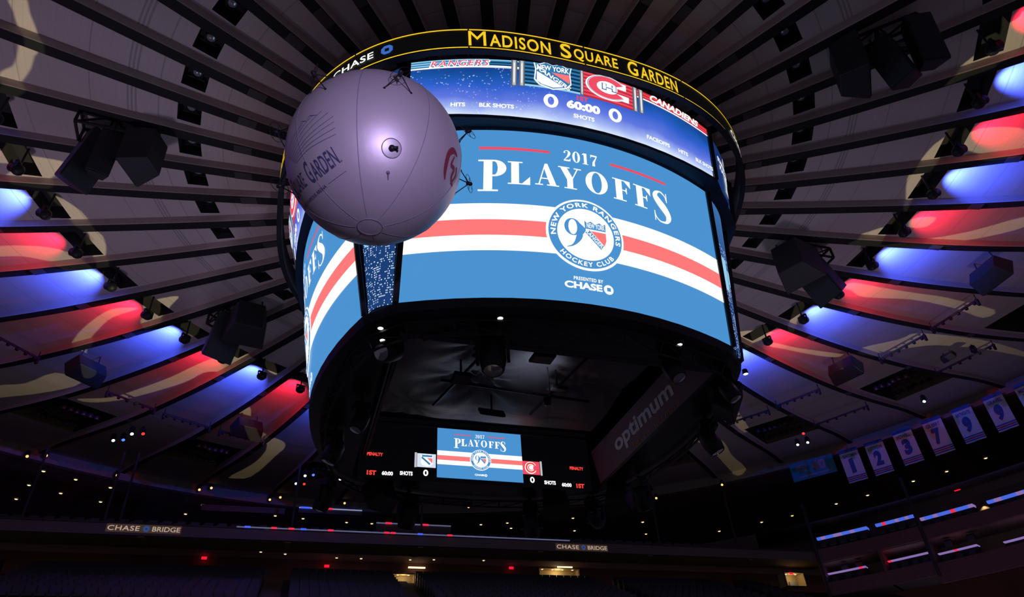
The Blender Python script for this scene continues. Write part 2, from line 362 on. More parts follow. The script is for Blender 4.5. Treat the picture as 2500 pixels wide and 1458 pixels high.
# ------------------------------------------------------------------ gobo projector on the floor throws the tan swirls
GOBO = [[(-0.7425, -0.1931),(-0.7215, -0.1996),(-0.7212, -0.18),(-0.7205, -0.169),(-0.719, -0.1513),(-0.7191, -0.1319),(-0.7274, -0.1099),(-0.7308, -0.1064),(-0.7426, -0.078),(-0.7682, -0.04),(-0.7928, -0.0184),(-0.8024, -0.0285),(-0.7818, -0.0627),(-0.7631, -0.0795),(-0.7512, -0.1071),(-0.7419, -0.1405),(-0.7416, -0.1625),(-0.7415, -0.1734)], [(-0.8324, 0.1084),(-0.7824, 0.1028),(-0.7255, 0.1016),(-0.7238, 0.1211),(-0.7425, 0.1298),(-0.7614, 0.1502),(-0.7715, 0.1631),(-0.8005, 0.1675),(-0.8245, 0.1695),(-0.8289, 0.1652),(-0.8049, 0.1312),(-0.8369, 0.1349)], [(-0.8162, 0.206),(-0.7636, 0.1914),(-0.7325, 0.2151),(-0.7243, 0.2278),(-0.7171, 0.2479),(-0.7051, 0.2788),(-0.7017, 0.2829),(-0.6995, 0.3125),(-0.7065, 0.3586),(-0.7062, 0.3907),(-0.7249, 0.4227),(-0.732, 0.4036),(-0.7285, 0.3664),(-0.7256, 0.3369),(-0.7241, 0.292),(-0.7283, 0.2715),(-0.7386, 0.262),(-0.7596, 0.2375),(-0.7667, 0.2133),(-0.7948, 0.2146)], [(-0.8951, 0.3805),(-0.8375, 0.3563),(-0.7858, 0.3503),(-0.7501, 0.3652),(-0.7385, 0.3788),(-0.7405, 0.393),(-0.7701, 0.4212),(-0.7956, 0.397),(-0.8168, 0.3952),(-0.8529, 0.3948),(-0.9036, 0.4113)], [(-0.583, 0.4488),(-0.5984, 0.486),(-0.615, 0.5269),(-0.633, 0.5584),(-0.6633, 0.5899),(-0.6646, 0.5661),(-0.6499, 0.5287),(-0.656, 0.5074),(-0.6291, 0.4764)], [(-0.6891, 0.5247),(-0.6666, 0.5226),(-0.7197, 0.5724),(-0.7555, 0.6355),(-0.7831, 0.7019),(-0.7943, 0.7593),(-0.8076, 0.7973),(-0.8374, 0.8023),(-0.824, 0.735),(-0.7947, 0.6599),(-0.759, 0.5944),(-0.7208, 0.5418)], [(-0.5886, 0.5731),(-0.5432, 0.5828),(-0.538, 0.5986),(-0.5621, 0.6089),(-0.5759, 0.5895)], [(-1.0141, 1.0333),(-0.952, 0.9892),(-0.8747, 0.8925),(-0.8267, 0.9332),(-0.9068, 1.0215),(-0.9997, 1.0981),(-1.0262, 1.1107)], [(-0.8457, 1.0406),(-0.769, 1.0027),(-0.7036, 0.9292),(-0.6252, 0.8341),(-0.5589, 0.7427),(-0.507, 0.6867),(-0.4459, 0.6577),(-0.4335, 0.6715),(-0.4953, 0.7553),(-0.5433, 0.7793),(-0.5883, 0.8461),(-0.6722, 0.9376),(-0.749, 1.0122),(-0.8197, 1.0547)], [(-0.3996, 0.7053),(-0.3776, 0.7078),(-0.3758, 0.7456),(-0.3949, 0.7319)], [(-0.4607, 0.9959),(-0.4339, 0.9564),(-0.4289, 1.0377),(-0.4163, 1.094),(-0.3768, 1.1489),(-0.3361, 1.1841),(-0.3255, 1.2344),(-0.3477, 1.3315),(-0.4016, 1.5748),(-0.4993, 1.733),(-0.5686, 1.7131),(-0.471, 1.6155),(-0.4019, 1.4167),(-0.3767, 1.2266),(-0.4384, 1.1292),(-0.4571, 1.0732)], [(-0.3608, 1.4738),(-0.2514, 1.3203),(-0.2441, 1.3901),(-0.3015, 1.5759),(-0.4107, 1.7196)], [(0.6293, -0.512),(0.6525, -0.5406),(0.7027, -0.5017),(0.6814, -0.4731),(0.6805, -0.4647),(0.6529, -0.4423),(0.6272, -0.4204),(0.635, -0.4629),(0.6526, -0.4844)], [(0.726, -0.3232),(0.7494, -0.2695),(0.7504, -0.2294),(0.7777, -0.1744),(0.7875, -0.1561),(0.7752, -0.1615),(0.7269, -0.2189),(0.7206, -0.2486),(0.7153, -0.2712),(0.7132, -0.3005)], [(0.7479, -0.3345),(0.7956, -0.3539),(0.8555, -0.3571),(0.8927, -0.3252),(0.8493, -0.2999),(0.8037, -0.2979),(0.761, -0.3071)], [(0.7343, -0.0507),(0.7936, -0.1024),(0.8068, -0.0592),(0.8509, -0.0711),(0.9006, -0.0775),(0.9758, -0.1103),(1.0632, -0.167),(1.0912, -0.1407),(1.0241, -0.0979),(0.9436, -0.0709),(0.8857, -0.0543),(0.7846, -0.0485)], [(0.821, -0.126),(0.8673, -0.1382),(0.87, -0.11),(0.8343, -0.1035)], [(0.8445, 0.0826),(0.9371, 0.0903),(1.0517, 0.1012),(1.1268, 0.1097),(1.2973, 0.1505),(1.299, 0.1867),(1.1846, 0.1498),(1.0423, 0.124),(0.9116, 0.1286),(0.8615, 0.1088),(0.8418, 0.1049)], [(0.7663, 0.1805),(0.7876, 0.1737),(0.806, 0.2304),(0.8277, 0.273),(0.8166, 0.2785),(0.7932, 0.2447)], [(1.0686, 0.3458),(1.1465, 0.2949),(1.1813, 0.2619),(1.3872, 0.292),(1.61, 0.378),(1.6342, 0.4019),(1.4441, 0.3454),(1.3416, 0.3261),(1.2531, 0.3212),(1.1552, 0.3587),(1.1191, 0.3678)], [(0.6935, 0.3096),(0.7831, 0.2971),(0.7556, 0.3596),(0.7335, 0.3463)], [(0.81, 0.3432),(0.8866, 0.3583),(0.9947, 0.3713),(1.0719, 0.3833),(1.0325, 0.3946),(0.9654, 0.3887),(0.8687, 0.3707),(0.8137, 0.3608)], [(0.8765, 0.6944),(0.8785, 0.6672),(1.0604, 0.8668),(1.0417, 0.8879)], [(0.9133, 0.9579),(0.938, 0.9021),(1.0449, 0.9947),(1.1481, 1.1307),(1.2793, 1.263),(1.25, 1.3019),(1.1115, 1.1537),(1.0056, 1.0281),(0.9222, 0.9749)], [(0.4892, 1.7606),(0.5497, 1.7428),(0.5577, 1.7712),(0.495, 1.7834)]]
GOBO = [[v for v in g if v[1] < 1.62] for g in GOBO if min(v[1] for v in g) < 1.30]
gp = empty('gobo_projector', (0, 0, 0), 0, 'black swirl-pattern projector standing at the centre of the arena floor', 'projector')
mb = MB(); mb.lathe((0, 0, 0), [(0.01, 0), (.5, 0), (.5, .1), (.25, .18), (.22, .62), (.3, .7), (.3, .9), (.12, .96)], 24)
mb.build('body', M_BLACK, gp, True)
mb = MB()
for sx, sy in ((1, 1), (1, -1), (-1, 1), (-1, -1)): mb.bar((sx * .3, sy * .3, .1), (sx * 2.05, sy * 2.05, 2.0), .04)
mb.build('stand', M_BLACK, gp)
for sx, W_ in ((-1, 1700.0), (1, 1050.0)):   # two unseen fill lights added to brighten the ceiling left and right
    t = empty('added_fill_light', (sx * 15.5, 1.5, 0), 0, 'added unseen lilac fill light on a stand at the %s side of the arena floor' % ('left' if sx < 0 else 'right'), 'stage light')
    mb = MB(); mb.box((0, 0, 1.0), (1.6, 1.6, .3)); mb.build('head', M_BLACK, t); mb = MB(); mb.tube([(0, 0, 0), (0, 0, .9)], .06); mb.build('stand', M_BLACK, t)
    ld = bpy.data.lights.new('wash', 'SPOT'); ld.energy = W_; ld.color = (.86, .68, 1.0); ld.spot_size = 1.25; ld.spot_blend = 1.0; ld.shadow_soft_size = .7
    lo = bpy.data.objects.new('beam', ld); C.objects.link(lo); lo.parent = t; lo.location = (0, 0, 1.9); lo.rotation_euler = (PI, 0, 0)
H = 1.0; verts2 = []; edges = []
def inpoly(p, poly):
    c = False; j = len(poly) - 1
    for i in range(len(poly)):
        if (poly[i][1] > p[1]) != (poly[j][1] > p[1]) and p[0] < (poly[j][0] - poly[i][0]) * (p[1] - poly[i][1]) / (poly[j][1] - poly[i][1]) + poly[i][0]: c = not c
        j = i
    return c
SM = []
for poly in GOBO:   # round the outlines
    q = [tuple(poly[-1])] + [tuple(v) for v in poly] + [tuple(poly[0]), tuple(poly[1])]
    SM.append(smooth_pts(q, 3)[3:3 + 3 * len(poly)])
for poly in SM + [[(-2.2, -2.2), (2.2, -2.2), (2.2, 2.2), (-2.2, 2.2)]]:
    n = len(verts2); verts2 += [Vector(p) for p in poly]; edges += [(n + i, n + (i + 1) % len(poly)) for i in range(len(poly))]
ov, oe, of_, *_r = geometry.delaunay_2d_cdt(verts2, edges, [], 0, 1e-6)
mb = MB(); keep = []
for f in of_:
    c = ((ov[f[0]].x + ov[f[1]].x + ov[f[2]].x) / 3, (ov[f[0]].y + ov[f[1]].y + ov[f[2]].y) / 3)
    if not any(inpoly(c, p) for p in SM): keep.append(tuple(f))
mb.add([(v.x, v.y, 1 + H) for v in ov], keep)
mb.build('pattern_plate', M_BLACKM, gp)
ld = bpy.data.lights.new('gobo_light', 'SPOT'); ld.spot_size = math.radians(127); ld.spot_blend = 0.0; ld.energy = GOBO_W; ld.color = GOBO_C; ld.shadow_soft_size = 0.002
lo = bpy.data.objects.new('lamp', ld); C.objects.link(lo); lo.location = (0, 0, 1); lo.rotation_euler = (PI, 0, 0); lo.parent = gp

# ------------------------------------------------------------------ the hanging scoreboard
SB = empty('hanging_scoreboard', (0, 0, 0), 0, 'huge rounded-square centre-hung scoreboard with glowing curved video screens', 'scoreboard')
UP = ((18.859, 4.469, 6.259, .942), (17.045, 4.446, 5.935, .785))
MN = ((16.791, 4.259, 5.649, .91), (12.045, 4.259, 4.858, .91))
def mixp(S, v): return [a + (b - a) * v for a, b in zip(S[0], S[1])]
def surf(S, u, v, off):
    z, Wd, B, s = mixp(S, v)
    x = Wd * u; y = -(B + s * (1 - u * u)); n = Vector((2 * s * u / Wd, -1, -0.16)).normalized()
    return Vector((x, y, z)) + n * off
HM, HU = 4.81, 1.85
def fn_main(x, y, off): return surf(MN, x / 4.259, -y / HM, off)
def fn_up(x, y, off): return surf(UP, x / 4.46, -y / HU, off)
LED_BLUE = emat('led_sky_blue', (74, 146, 208)); LED_WHITE = emat('led_white', (255, 255, 255), 1.05); LED_RED = emat('led_coral_red', (255, 122, 122))
LED_CRIM = emat('led_crimson', (240, 78, 100)); LED_BLACK = emat('led_black', (4, 4, 6)); LED_YEL = emat('led_yellow', (250, 205, 40)); LED_NAVY = emat('led_navy', (22, 52, 110))
LED_MID = emat('led_mid_blue', (60, 110, 180)); LED_PALE = emat('led_pale_blue', (150, 205, 235)); LED_TEAL = emat('led_teal', (45, 120, 175)); LED_DTEAL = emat('led_dark_teal', (14, 50, 80))
LED_SILV = emat('led_silver', (190, 195, 200)); LED_SILD = emat('led_dark_silver', (95, 98, 108)); LED_DRED = emat('led_dark_red', (190, 40, 60)); LED_GREY = emat('led_soft_white', (215, 225, 240))
LED_R2 = emat('led_score_red', (255, 70, 62)); LED_CHB = emat('led_chase_blue', (60, 105, 195))

def sky_mat():
    m = bpy.data.materials.new('led_star_field'); m.use_nodes = True; nt = m.node_tree; N = nt.nodes; L = nt.links; b = N['Principled BSDF']
    b.inputs['Base Color'].default_value = (0.01, 0.01, 0.012, 1); b.inputs['Specular IOR Level'].default_value = 0.1
    uv = N.new('ShaderNodeTexCoord'); sp = N.new('ShaderNodeSeparateXYZ'); L.new(uv.outputs['UV'], sp.inputs[0])
    mr = N.new('ShaderNodeMapRange'); mr.inputs['From Min'].default_value = 0; mr.inputs['From Max'].default_value = -HU; L.new(sp.outputs['Y'], mr.inputs['Value'])
    no = N.new('ShaderNodeTexNoise'); no.inputs['Scale'].default_value = 0.55; no.inputs['Detail'].default_value = 3; L.new(uv.outputs['UV'], no.inputs['Vector'])
    ad = N.new('ShaderNodeMath'); ad.operation = 'MULTIPLY_ADD'; L.new(no.outputs['Fac'], ad.inputs[0]); ad.inputs[1].default_value = 0.35; ad.inputs[2].default_value = -0.17
    a2 = N.new('ShaderNodeMath'); L.new(mr.outputs[0], a2.inputs[0]); L.new(ad.outputs[0], a2.inputs[1])
    cr = N.new('ShaderNodeValToRGB'); L.new(a2.outputs[0], cr.inputs[0]); e = cr.color_ramp.elements
    e[0].position = 0.05; e[0].color = s2l(16, 52, 120) + (1,); e[1].position = 1.0; e[1].color = s2l(225, 240, 255) + (1,)
    for p, c in ((.28, (24, 84, 170)), (.45, (48, 96, 205)), (.68, (96, 120, 225)), (.84, (160, 180, 244))):
        k = e.new(p); k.color = s2l(*c) + (1,)
    vo = N.new('ShaderNodeTexVoronoi'); vo.inputs['Scale'].default_value = 11; L.new(uv.outputs['UV'], vo.inputs['Vector'])
    lt = N.new('ShaderNodeMath'); lt.operation = 'LESS_THAN'; lt.inputs[1].default_value = 0.22; L.new(vo.outputs['Distance'], lt.inputs[0])
    n2 = N.new('ShaderNodeTexNoise'); n2.inputs['Scale'].default_value = 1.6; L.new(uv.outputs['UV'], n2.inputs['Vector'])
    m2 = N.new('ShaderNodeMapRange'); m2.inputs['From Min'].default_value = 0.42; m2.inputs['From Max'].default_value = 0.75; L.new(n2.outputs['Fac'], m2.inputs['Value'])
    left = N.new('ShaderNodeMapRange'); left.inputs['From Min'].default_value = 0.6; left.inputs['From Max'].default_value = -1.5; L.new(sp.outputs['X'], left.inputs['Value'])
    f = N.new('ShaderNodeMath'); f.operation = 'MULTIPLY'; L.new(lt.outputs[0], f.inputs[0]); L.new(m2.outputs[0], f.inputs[1])
    f2 = N.new('ShaderNodeMath'); f2.operation = 'MULTIPLY'; L.new(f.outputs[0], f2.inputs[0]); L.new(left.outputs[0], f2.inputs[1])
    mx = N.new('ShaderNodeMix'); mx.data_type = 'RGBA'; mx.inputs['B'].default_value = (.75, .85, 1, 1); L.new(cr.outputs[0], mx.inputs['A']); L.new(f2.outputs[0], mx.inputs['Factor'])
    L.new(mx.outputs['Result'], b.inputs['Emission Color']); b.inputs['Emission Strength'].default_value = 1.0
    return m
def city_mat():
    m = bpy.data.materials.new('led_city_windows'); m.use_nodes = True; nt = m.node_tree; N = nt.nodes; L = nt.links; b = N['Principled BSDF']
    b.inputs['Base Color'].default_value = (0.01, 0.01, 0.012, 1); b.inputs['Specular IOR Level'].default_value = 0.1
    uv = N.new('ShaderNodeTexCoord'); sc = N.new('ShaderNodeVectorMath'); sc.operation = 'MULTIPLY'; sc.inputs[1].default_value = (18, 16, 0); L.new(uv.outputs['UV'], sc.inputs[0])
    fl = N.new('ShaderNodeVectorMath'); fl.operation = 'FLOOR'; L.new(sc.outputs[0], fl.inputs[0]); fr = N.new('ShaderNodeVectorMath'); fr.operation = 'FRACTION'; L.new(sc.outputs[0], fr.inputs[0])
    wn = N.new('ShaderNodeTexWhiteNoise'); wn.noise_dimensions = '2D'; L.new(fl.outputs[0], wn.inputs['Vector'])
    no = N.new('ShaderNodeTexNoise'); no.inputs['Scale'].default_value = 0.22; L.new(fl.outputs[0], no.inputs['Vector'])
    def M(op, a, c):
        n = N.new('ShaderNodeMath'); n.operation = op
        for i, v in enumerate((a, c)):
            if isinstance(v, (int, float)): n.inputs[i].default_value = v
            else: L.new(v, n.inputs[i])
        return n.outputs[0]
    sp = N.new('ShaderNodeSeparateXYZ'); L.new(fr.outputs[0], sp.inputs[0]); s0 = N.new('ShaderNodeSeparateXYZ'); L.new(uv.outputs['UV'], s0.inputs[0])
    cell = M('MULTIPLY', M('LESS_THAN', sp.outputs['X'], .62), M('LESS_THAN', sp.outputs['Y'], .5))
    lit = M('GREATER_THAN', M('ADD', wn.outputs['Value'], M('MULTIPLY', no.outputs['Fac'], .9)), 1.13)
    g = N.new('ShaderNodeMapRange'); g.inputs['From Min'].default_value = 0; g.inputs['From Max'].default_value = -4.8; L.new(s0.outputs['Y'], g.inputs['Value'])
    cr = N.new('ShaderNodeValToRGB'); e = cr.color_ramp.elements; L.new(g.outputs[0], cr.inputs[0])
    e[0].position = 0; e[0].color = s2l(58, 112, 170) + (1,); e[1].position = .6; e[1].color = s2l(26, 62, 118) + (1,)
    mx = N.new('ShaderNodeMix'); mx.data_type = 'RGBA'; mx.inputs['B'].default_value = (.7, .82, 1, 1); L.new(cr.outputs[0], mx.inputs['A'])
    L.new(M('MULTIPLY', M('MULTIPLY', cell, lit), M('GREATER_THAN', g.outputs[0], .3)), mx.inputs['Factor'])
    L.new(mx.outputs['Result'], b.inputs['Emission Color']); b.inputs['Emission Strength'].default_value = 1.0
    return m
LED_SKY, LED_CITY = sky_mat(), city_mat()
# remember the flat coordinates as UV: wrap fn
class PicUV(Pic):
    def __init__(s, fn, step=0.3):
        s._uvv = []
        def g(x, y, off): s._uvv.append((x, y)); return fn(x, y, off)
        super().__init__(g, step)
    def build(s, name, parent=None):
        o = super().build(name, parent); ul = o.data.uv_layers.new(name='UVMap')
        for l in o.data.loops: ul.data[l.index].uv = s._uvv[l.vertex_index]
        return o
def grid_bg(pic, x0, y0, x1, y1, m, layer=0, nx=48, ny=1):
    T = []
    for i in range(nx):
        for j in range(ny):
            T += rect(x0 + (x1 - x0) * i / nx, y0 + (y1 - y0) * j / ny, x0 + (x1 - x0) * (i + 1) / nx, y0 + (y1 - y0) * (j + 1) / ny)
    st = pic.step; pic.step = 9; pic.add(T, m, layer); pic.step = st
def shield(cx, cy, w, h):
    """crest outline, its diagonal band, red corner"""
    out = ptris([(cx - w / 2, cy + h * .44), (cx - w * .38, cy + h * .40), (cx - w * .2, cy + h * .5), (cx, cy + h * .42), (cx + w * .2, cy + h * .5), (cx + w * .38, cy + h * .40), (cx + w / 2, cy + h * .44), (cx + w * .46, cy + h * .2), (cx + w * .49, cy - h * .2), (cx + w * .36, cy - h * .38), (cx, cy - h * .5), (cx - w * .36, cy - h * .38), (cx - w * .49, cy - h * .2), (cx - w * .46, cy + h * .2)])
    return out
def arc_text(body, cx, cy, r, h, a_mid, span, up=True, **k):
    """letters round a circle; span in radians"""
    T, x0, x1, y0, y1 = text_tris(body, **k); out = []
    for t in T:
        q = []
        for p in t:
            fx = (p[0] - x0) / (x1 - x0) - .5; fy = (p[1] - y0) / (y1 - y0)
            if up: a = a_mid - fx * span; rr = r + fy * h
            else: a = a_mid + fx * span; rr = r - fy * h
            q.append((cx + rr * math.cos(a), cy + rr * math.sin(a)))
        out.append(q)
    return out
def playoffs_picture(pic, Wd, Hh, detail=True):
    """the blue screen picture on a canvas x in -Wd..Wd, y in 0..-Hh"""
    U = lambda u: u * Wd
    V = lambda v: -v * Hh
    grid_bg(pic, -Wd, -Hh, Wd, 0, LED_BLUE, 0)
    for v0, v1, m, l in ((.472, .745, LED_WHITE, 1), (.569, .659, LED_RED, 2)):
        T = []
        for i in range(40):
            a, b = -Wd + 2 * Wd * i / 40, -Wd + 2 * Wd * (i + 1) / 40; T += rect(a, V(v1), b, V(v0))
        pic.add(T, m, l)
    for a, b in ((-.613, -.196), (.198, .611)): pic.add(rect(U(a), V(.132), U(b), V(.115)), LED_CRIM, 1)
    pic.add(serif('2017', U(-.112), U(.112), V(.165), V(.092), .1), LED_WHITE, 1)
    # PLAYOFFS: tall first and last letters
    for ch, a, b, t, d in (('P', -.615, -.455, .200, .398), ('L', -.447, -.318, .206, .350), ('A', -.289, -.146, .203, .342), ('Y', -.147, -.003, .206, .343), ('O', .022, .168, .203, .342), ('F', .203, .326, .208, .345), ('F', .326 + .025, .474, .208, .348), ('S', .492, .622, .192, .402)):
        T, w = DG(ch); xs = [p[0] for tt in T for p in tt]; x0, x1 = min(xs), max(xs); k = (U(b) - U(a)) / (x1 - x0)
        pic.add(xf(T, k, V(t) - V(d), U(a) - x0 * k, V(d)), LED_WHITE, 1)
    R = .208 * Hh; cy = V(.614)
    pic.add(disc2(0, cy, R, 64), LED_WHITE, 3)
    pic.add(ring2(0, cy, R * .94, R * .725, n=72), LED_BLUE, 4)
    pic.add(arc_text('NEW YORK RANGERS', 0, cy, R * .765, R * .13, PI / 2 - .03, 3.5, True, bold=.03, space=1.25), LED_WHITE, 5)
    pic.add(arc_text('HOCKEY CLUB', 0, cy, R * .90, R * .125, -PI / 2, 1.75, False, bold=.03, space=1.25), LED_WHITE, 5)
    g = lambda x, y: (x * Wd, V(y))
    # the numeral nine
    cx9, cy9 = g(-.080, .582)
    T9 = ring2(cx9, cy9, .050 * Wd, .026 * Wd, n=32, roy=.050 * Hh, riy=.045 * Hh)
    T9 += stroke([(x * Wd, V(y), w * Wd) for x, y, w in smooth_pts([(-.036, .585, .022), (-.036, .61, .030), (-.043, .635, .036), (-.060, .665, .024), (-.085, .690, .010), (-.118, .702, .004)])])
    T9 += ptris([g(-.045, .548), g(-.028, .562), g(-.003, .582), g(-.003, .598), g(-.022, .62), g(-.04, .645)])
    pic.add(T9, LED_BLUE, 5)
    # crest fragment
    pic.add(ptris([g(-.008, .535), g(.008, .548), g(.03, .535), g(.057, .55), g(.085, .535), g(.105, .548), g(.122, .535), g(.121, .582), g(-.006, .582)]), LED_BLUE, 5)
    pic.add(ptris([g(.028, .592), g(.121, .592), g(.122, .635), g(.108, .668)]), LED_RED, 5)
    pic.add(ptris([g(.018, .590), g(.105, .672), g(.084, .694), g(-.008, .606)]), LED_BLUE, 6)
    if detail:
        pic.add(xf(fit_text('NEW YORK', -.5, .5, -.5, .5, bold=.02), .112 * Wd, .030 * Hh, .058 * Wd, V(.564)), LED_WHITE, 7)
        pic.add(xf(fit_text('RANGERS', -.5, .5, -.5, .5, bold=.02), .62, .105, .050 * Wd, V(.642), -.79), LED_WHITE, 7)
        pic.add(fit_text('PRESENTED BY', U(-.086), U(.088), V(.878), V(.858), bold=.03, space=1.15), LED_WHITE, 1)
    pic.add(fit_text('CHASE', U(-.140), U(.080), V(.925), V(.887), bold=.045), LED_WHITE, 1)
    pic.add(disc2(U(.118), V(.907), .026 * Hh, 24), LED_WHITE, 1)
    pic.add(xf(rect(-.5, -.5, .5, .5), .02 * Hh, .02 * Hh, U(.118), V(.907)), LED_BLUE, 2)
p = PicUV(fn_main, .3); playoffs_picture(p, 4.259 * .992, HM); MAIN = p.build('main_screen', SB)

# upper game screen
p = PicUV(fn_up, .3); WU = 4.46
U = lambda u: u * WU
V = lambda v: -v * HU
grid_bg(p, -WU, -HU, WU, 0, LED_SKY, 0, 48, 4)
def strips(a, b, cols, v0=0.0, v1=.13, layer=1):
    n = len(cols)
    for i, m in enumerate(cols):
        if m: p.add(rect(U(a), V(v0 + (v1 - v0) * (i + 1) / n), U(b), V(v0 + (v1 - v0) * i / n)), m, layer)
strips(-.999, -.34, [LED_PALE, LED_TEAL, LED_DTEAL, LED_TEAL, LED_DTEAL, LED_WHITE, LED_GREY], 0, .15)
strips(-.999, -.55, [LED_PALE, LED_TEAL, LED_PALE, LED_TEAL, LED_PALE, LED_TEAL, LED_WHITE], 0, .15, 2)
strips(.36, .999, [LED_DRED, LED_R2, LED_DRED, LED_CRIM, LED_DRED, LED_WHITE], 0, .15)
for b_, m, l in ((.10, LED_WHITE, 3), (.015, LED_CRIM, 4)):
    p.add(fit_text('RANGERS', U(-.876 - b_ * .1), U(-.551 + b_ * .1), V(.13 + b_ * .12), V(.03 - b_ * .1), bold=b_ * .6, shear=.25, space=1.2), m, l)
p.add(fit_text('CANADIENS', U(.49), U(.90), V(.125), V(.0), bold=.045, shear=.25), LED_WHITE, 3)
strips(-.345, .003, [LED_TEAL, LED_DTEAL] * 6 + [LED_PALE], .0, .43, 2)
strips(.015, .37, [LED_CRIM, LED_DRED] * 7, .0, .44, 2)
for a, b, v1 in ((-.42, -.385, .46), (-.375, -.34, .455), (.358, .392, .45), (.402, .436, .44), (.0, .022, .44)):
    p.add(rect(U(a), V(v1), U(b), V(0)), LED_SILD, 3); d = (b - a) * .25; p.add(rect(U(a + d), V(v1 - .01), U(b - d), V(0.01)), LED_SILV, 4)
    p.add(rect(U(a + 1.6 * d), V(v1 - .05), U(b - 1.8 * d), V(0.06)), LED_WHITE, 5)
# crest
cx, cy, w, h = U(-.172), V(.225), .235 * WU, .47 * HU
p.add(xf(shield(0, 0, w, h), 1, 1, cx, cy), LED_WHITE, 5); p.add(xf(shield(0, 0, w * .93, h * .93), 1, 1, cx, cy), LED_TEAL, 6)
p.add(ptris([(cx - w * .42, cy + h * .10), (cx - w * .42, cy - h * .25), (cx - w * .3, cy - h * .36), (cx, cy - h * .44), (cx + w * .26, cy - h * .36)]), LED_WHITE, 7)
p.add(ptris([(cx - .05 * w, cy + h * .12), (cx + w * .43, cy + h * .12), (cx + w * .43, cy - h * .2)]), LED_RED, 7)
p.add(fit_text('NEW YORK', cx - w * .42, cx + w * .42, cy + h * .17, cy + h * .36, bold=.03), LED_WHITE, 7)
p.add(xf(fit_text('RANGERS', -.5, .5, -.5, .5, bold=.03), w * 1.0, h * .15, cx + w * .02, cy - h * .10, -.56), LED_WHITE, 8)
# the C with an H inside
cx, cy = U(.178), V(.205); rx, ry = .145 * WU, .21 * HU
def cee(kx, ky, a0=.62, a1=5.66): return lambda ro, ri: ring2(cx, cy, rx * ro, rx * ri, n=40, a0=a0, a1=a1, roy=ry * ro * ky, riy=ry * ri * ky)
p.add(cee(1, 1, .5, 5.78)(1.0, .36) + rect(cx + rx * .45, cy - ry * .75, cx + rx * 1.02, cy - ry * .25) + rect(cx + rx * .45, cy + ry * .2, cx + rx * .9, cy + ry * .75), LED_WHITE, 5)
p.add(cee(1, 1, .6, 5.68)(.88, .50), LED_CRIM, 6)
p.add(ring2(cx, cy, rx * .93, rx * .90, n=40, a0=.6, a1=5.68, roy=ry * .93, riy=ry * .90), LED_MID, 6)
p.add(disc2(cx + rx * .05, cy, rx * .42, 30, (ry / rx)), LED_WHITE, 6)
p.add(xf(rect(-.34, -.28, -.12, .28) + rect(.12, -.28, .34, .28) + rect(-.12, -.07, .12, .07), rx, ry, cx + rx * .06, cy), LED_MID, 7)
p.add(xf(rect(-.30, -.23, -.16, .23) + rect(.16, -.23, .30, .23) + rect(-.16, -.03, .16, .03), rx, ry, cx + rx * .06, cy), LED_WHITE, 8)
for u in (-.183, .228): p.add(ring2(U(u), V(.64), .2, .085, n=32, roy=.215, riy=.13), LED_WHITE, 3)
p.add(fit_text('1ST', U(-.022), U(.051), V(.54), V(.465), bold=.03), LED_R2, 3)
p.add(fit_text('60:00', U(-.087), U(.127), V(.71), V(.565), bold=.06), LED_WHITE, 3)
for t, a, b in (('SHOTS', -.045, .088), ('HITS', -.756, -.675), ('BLK SHOTS', -.598, -.401), ('FACEOFFS', .447, .62), ('HITS', .689, .766), ('BLK SHOTS', .832, .985)):
    p.add(fit_text(t, U(a), U(b), V(.855), V(.785), bold=.035), LED_WHITE, 3)
UPPER = p.build('upper_screen', SB)

# corner screens: flat panels between two sides
def corner_fn(S, half):
    def g(x, y, off):
        v = -y / half[1]; z, Wd, B, s = mixp(S, v); a = Vector((Wd, -B, z)); b = Vector((B, -Wd, z)); t = .5 + x / (2 * half[0]) 
        q = a.lerp(b, .12 + .76 * t); n = Vector((1, -1, -.2)).normalized(); bow = (1 - (2 * t - 1) ** 2) * .10
        return q + n * (off + bow)
    return g
p = PicUV(corner_fn(MN, (.7, HM)), .3); grid_bg(p, -.7, -HM, .7, 0, LED_CITY, 0, 8, 1)
for v, h, a, b in ((.40, .22, -.6, -.2), (.46, .10, -.15, .1)): p.add(rect(a, -HM * (v + h), b, -HM * v), LED_PALE, 1)
COR = p.build('corner_screen', SB)
p = PicUV(corner_fn(UP, (.9, HU)), .3); grid_bg(p, -.9, -HU, .9, 0, LED_NAVY, 0, 8, 1)
p.add(fit_text('STANLEY CUP', -.55, .55, -.62, -.42, bold=.05), LED_WHITE, 1); p.add(fit_text('PLAYOFFS', -.45, .45, -.90, -.70, bold=.05), LED_WHITE, 1)
p.add(stroke([(0, -.1, .08), (.02, -.2, .12), (0, -.38, .2)]) + stroke([(0, -.95, .42), (0, -1.15, .36), (.0, -1.3, .26), (0, -1.5, .34), (0, -1.62, .4)]), LED_SILV, 2)
UCOR = p.build('upper_corner_screen', SB)
for k in (1, 2, 3):
    for o in (MAIN, UPPER, COR, UCOR):
        c = o.copy(); C.objects.link(c); c.parent = SB; c.rotation_euler = (0, 0, k * PI / 2)

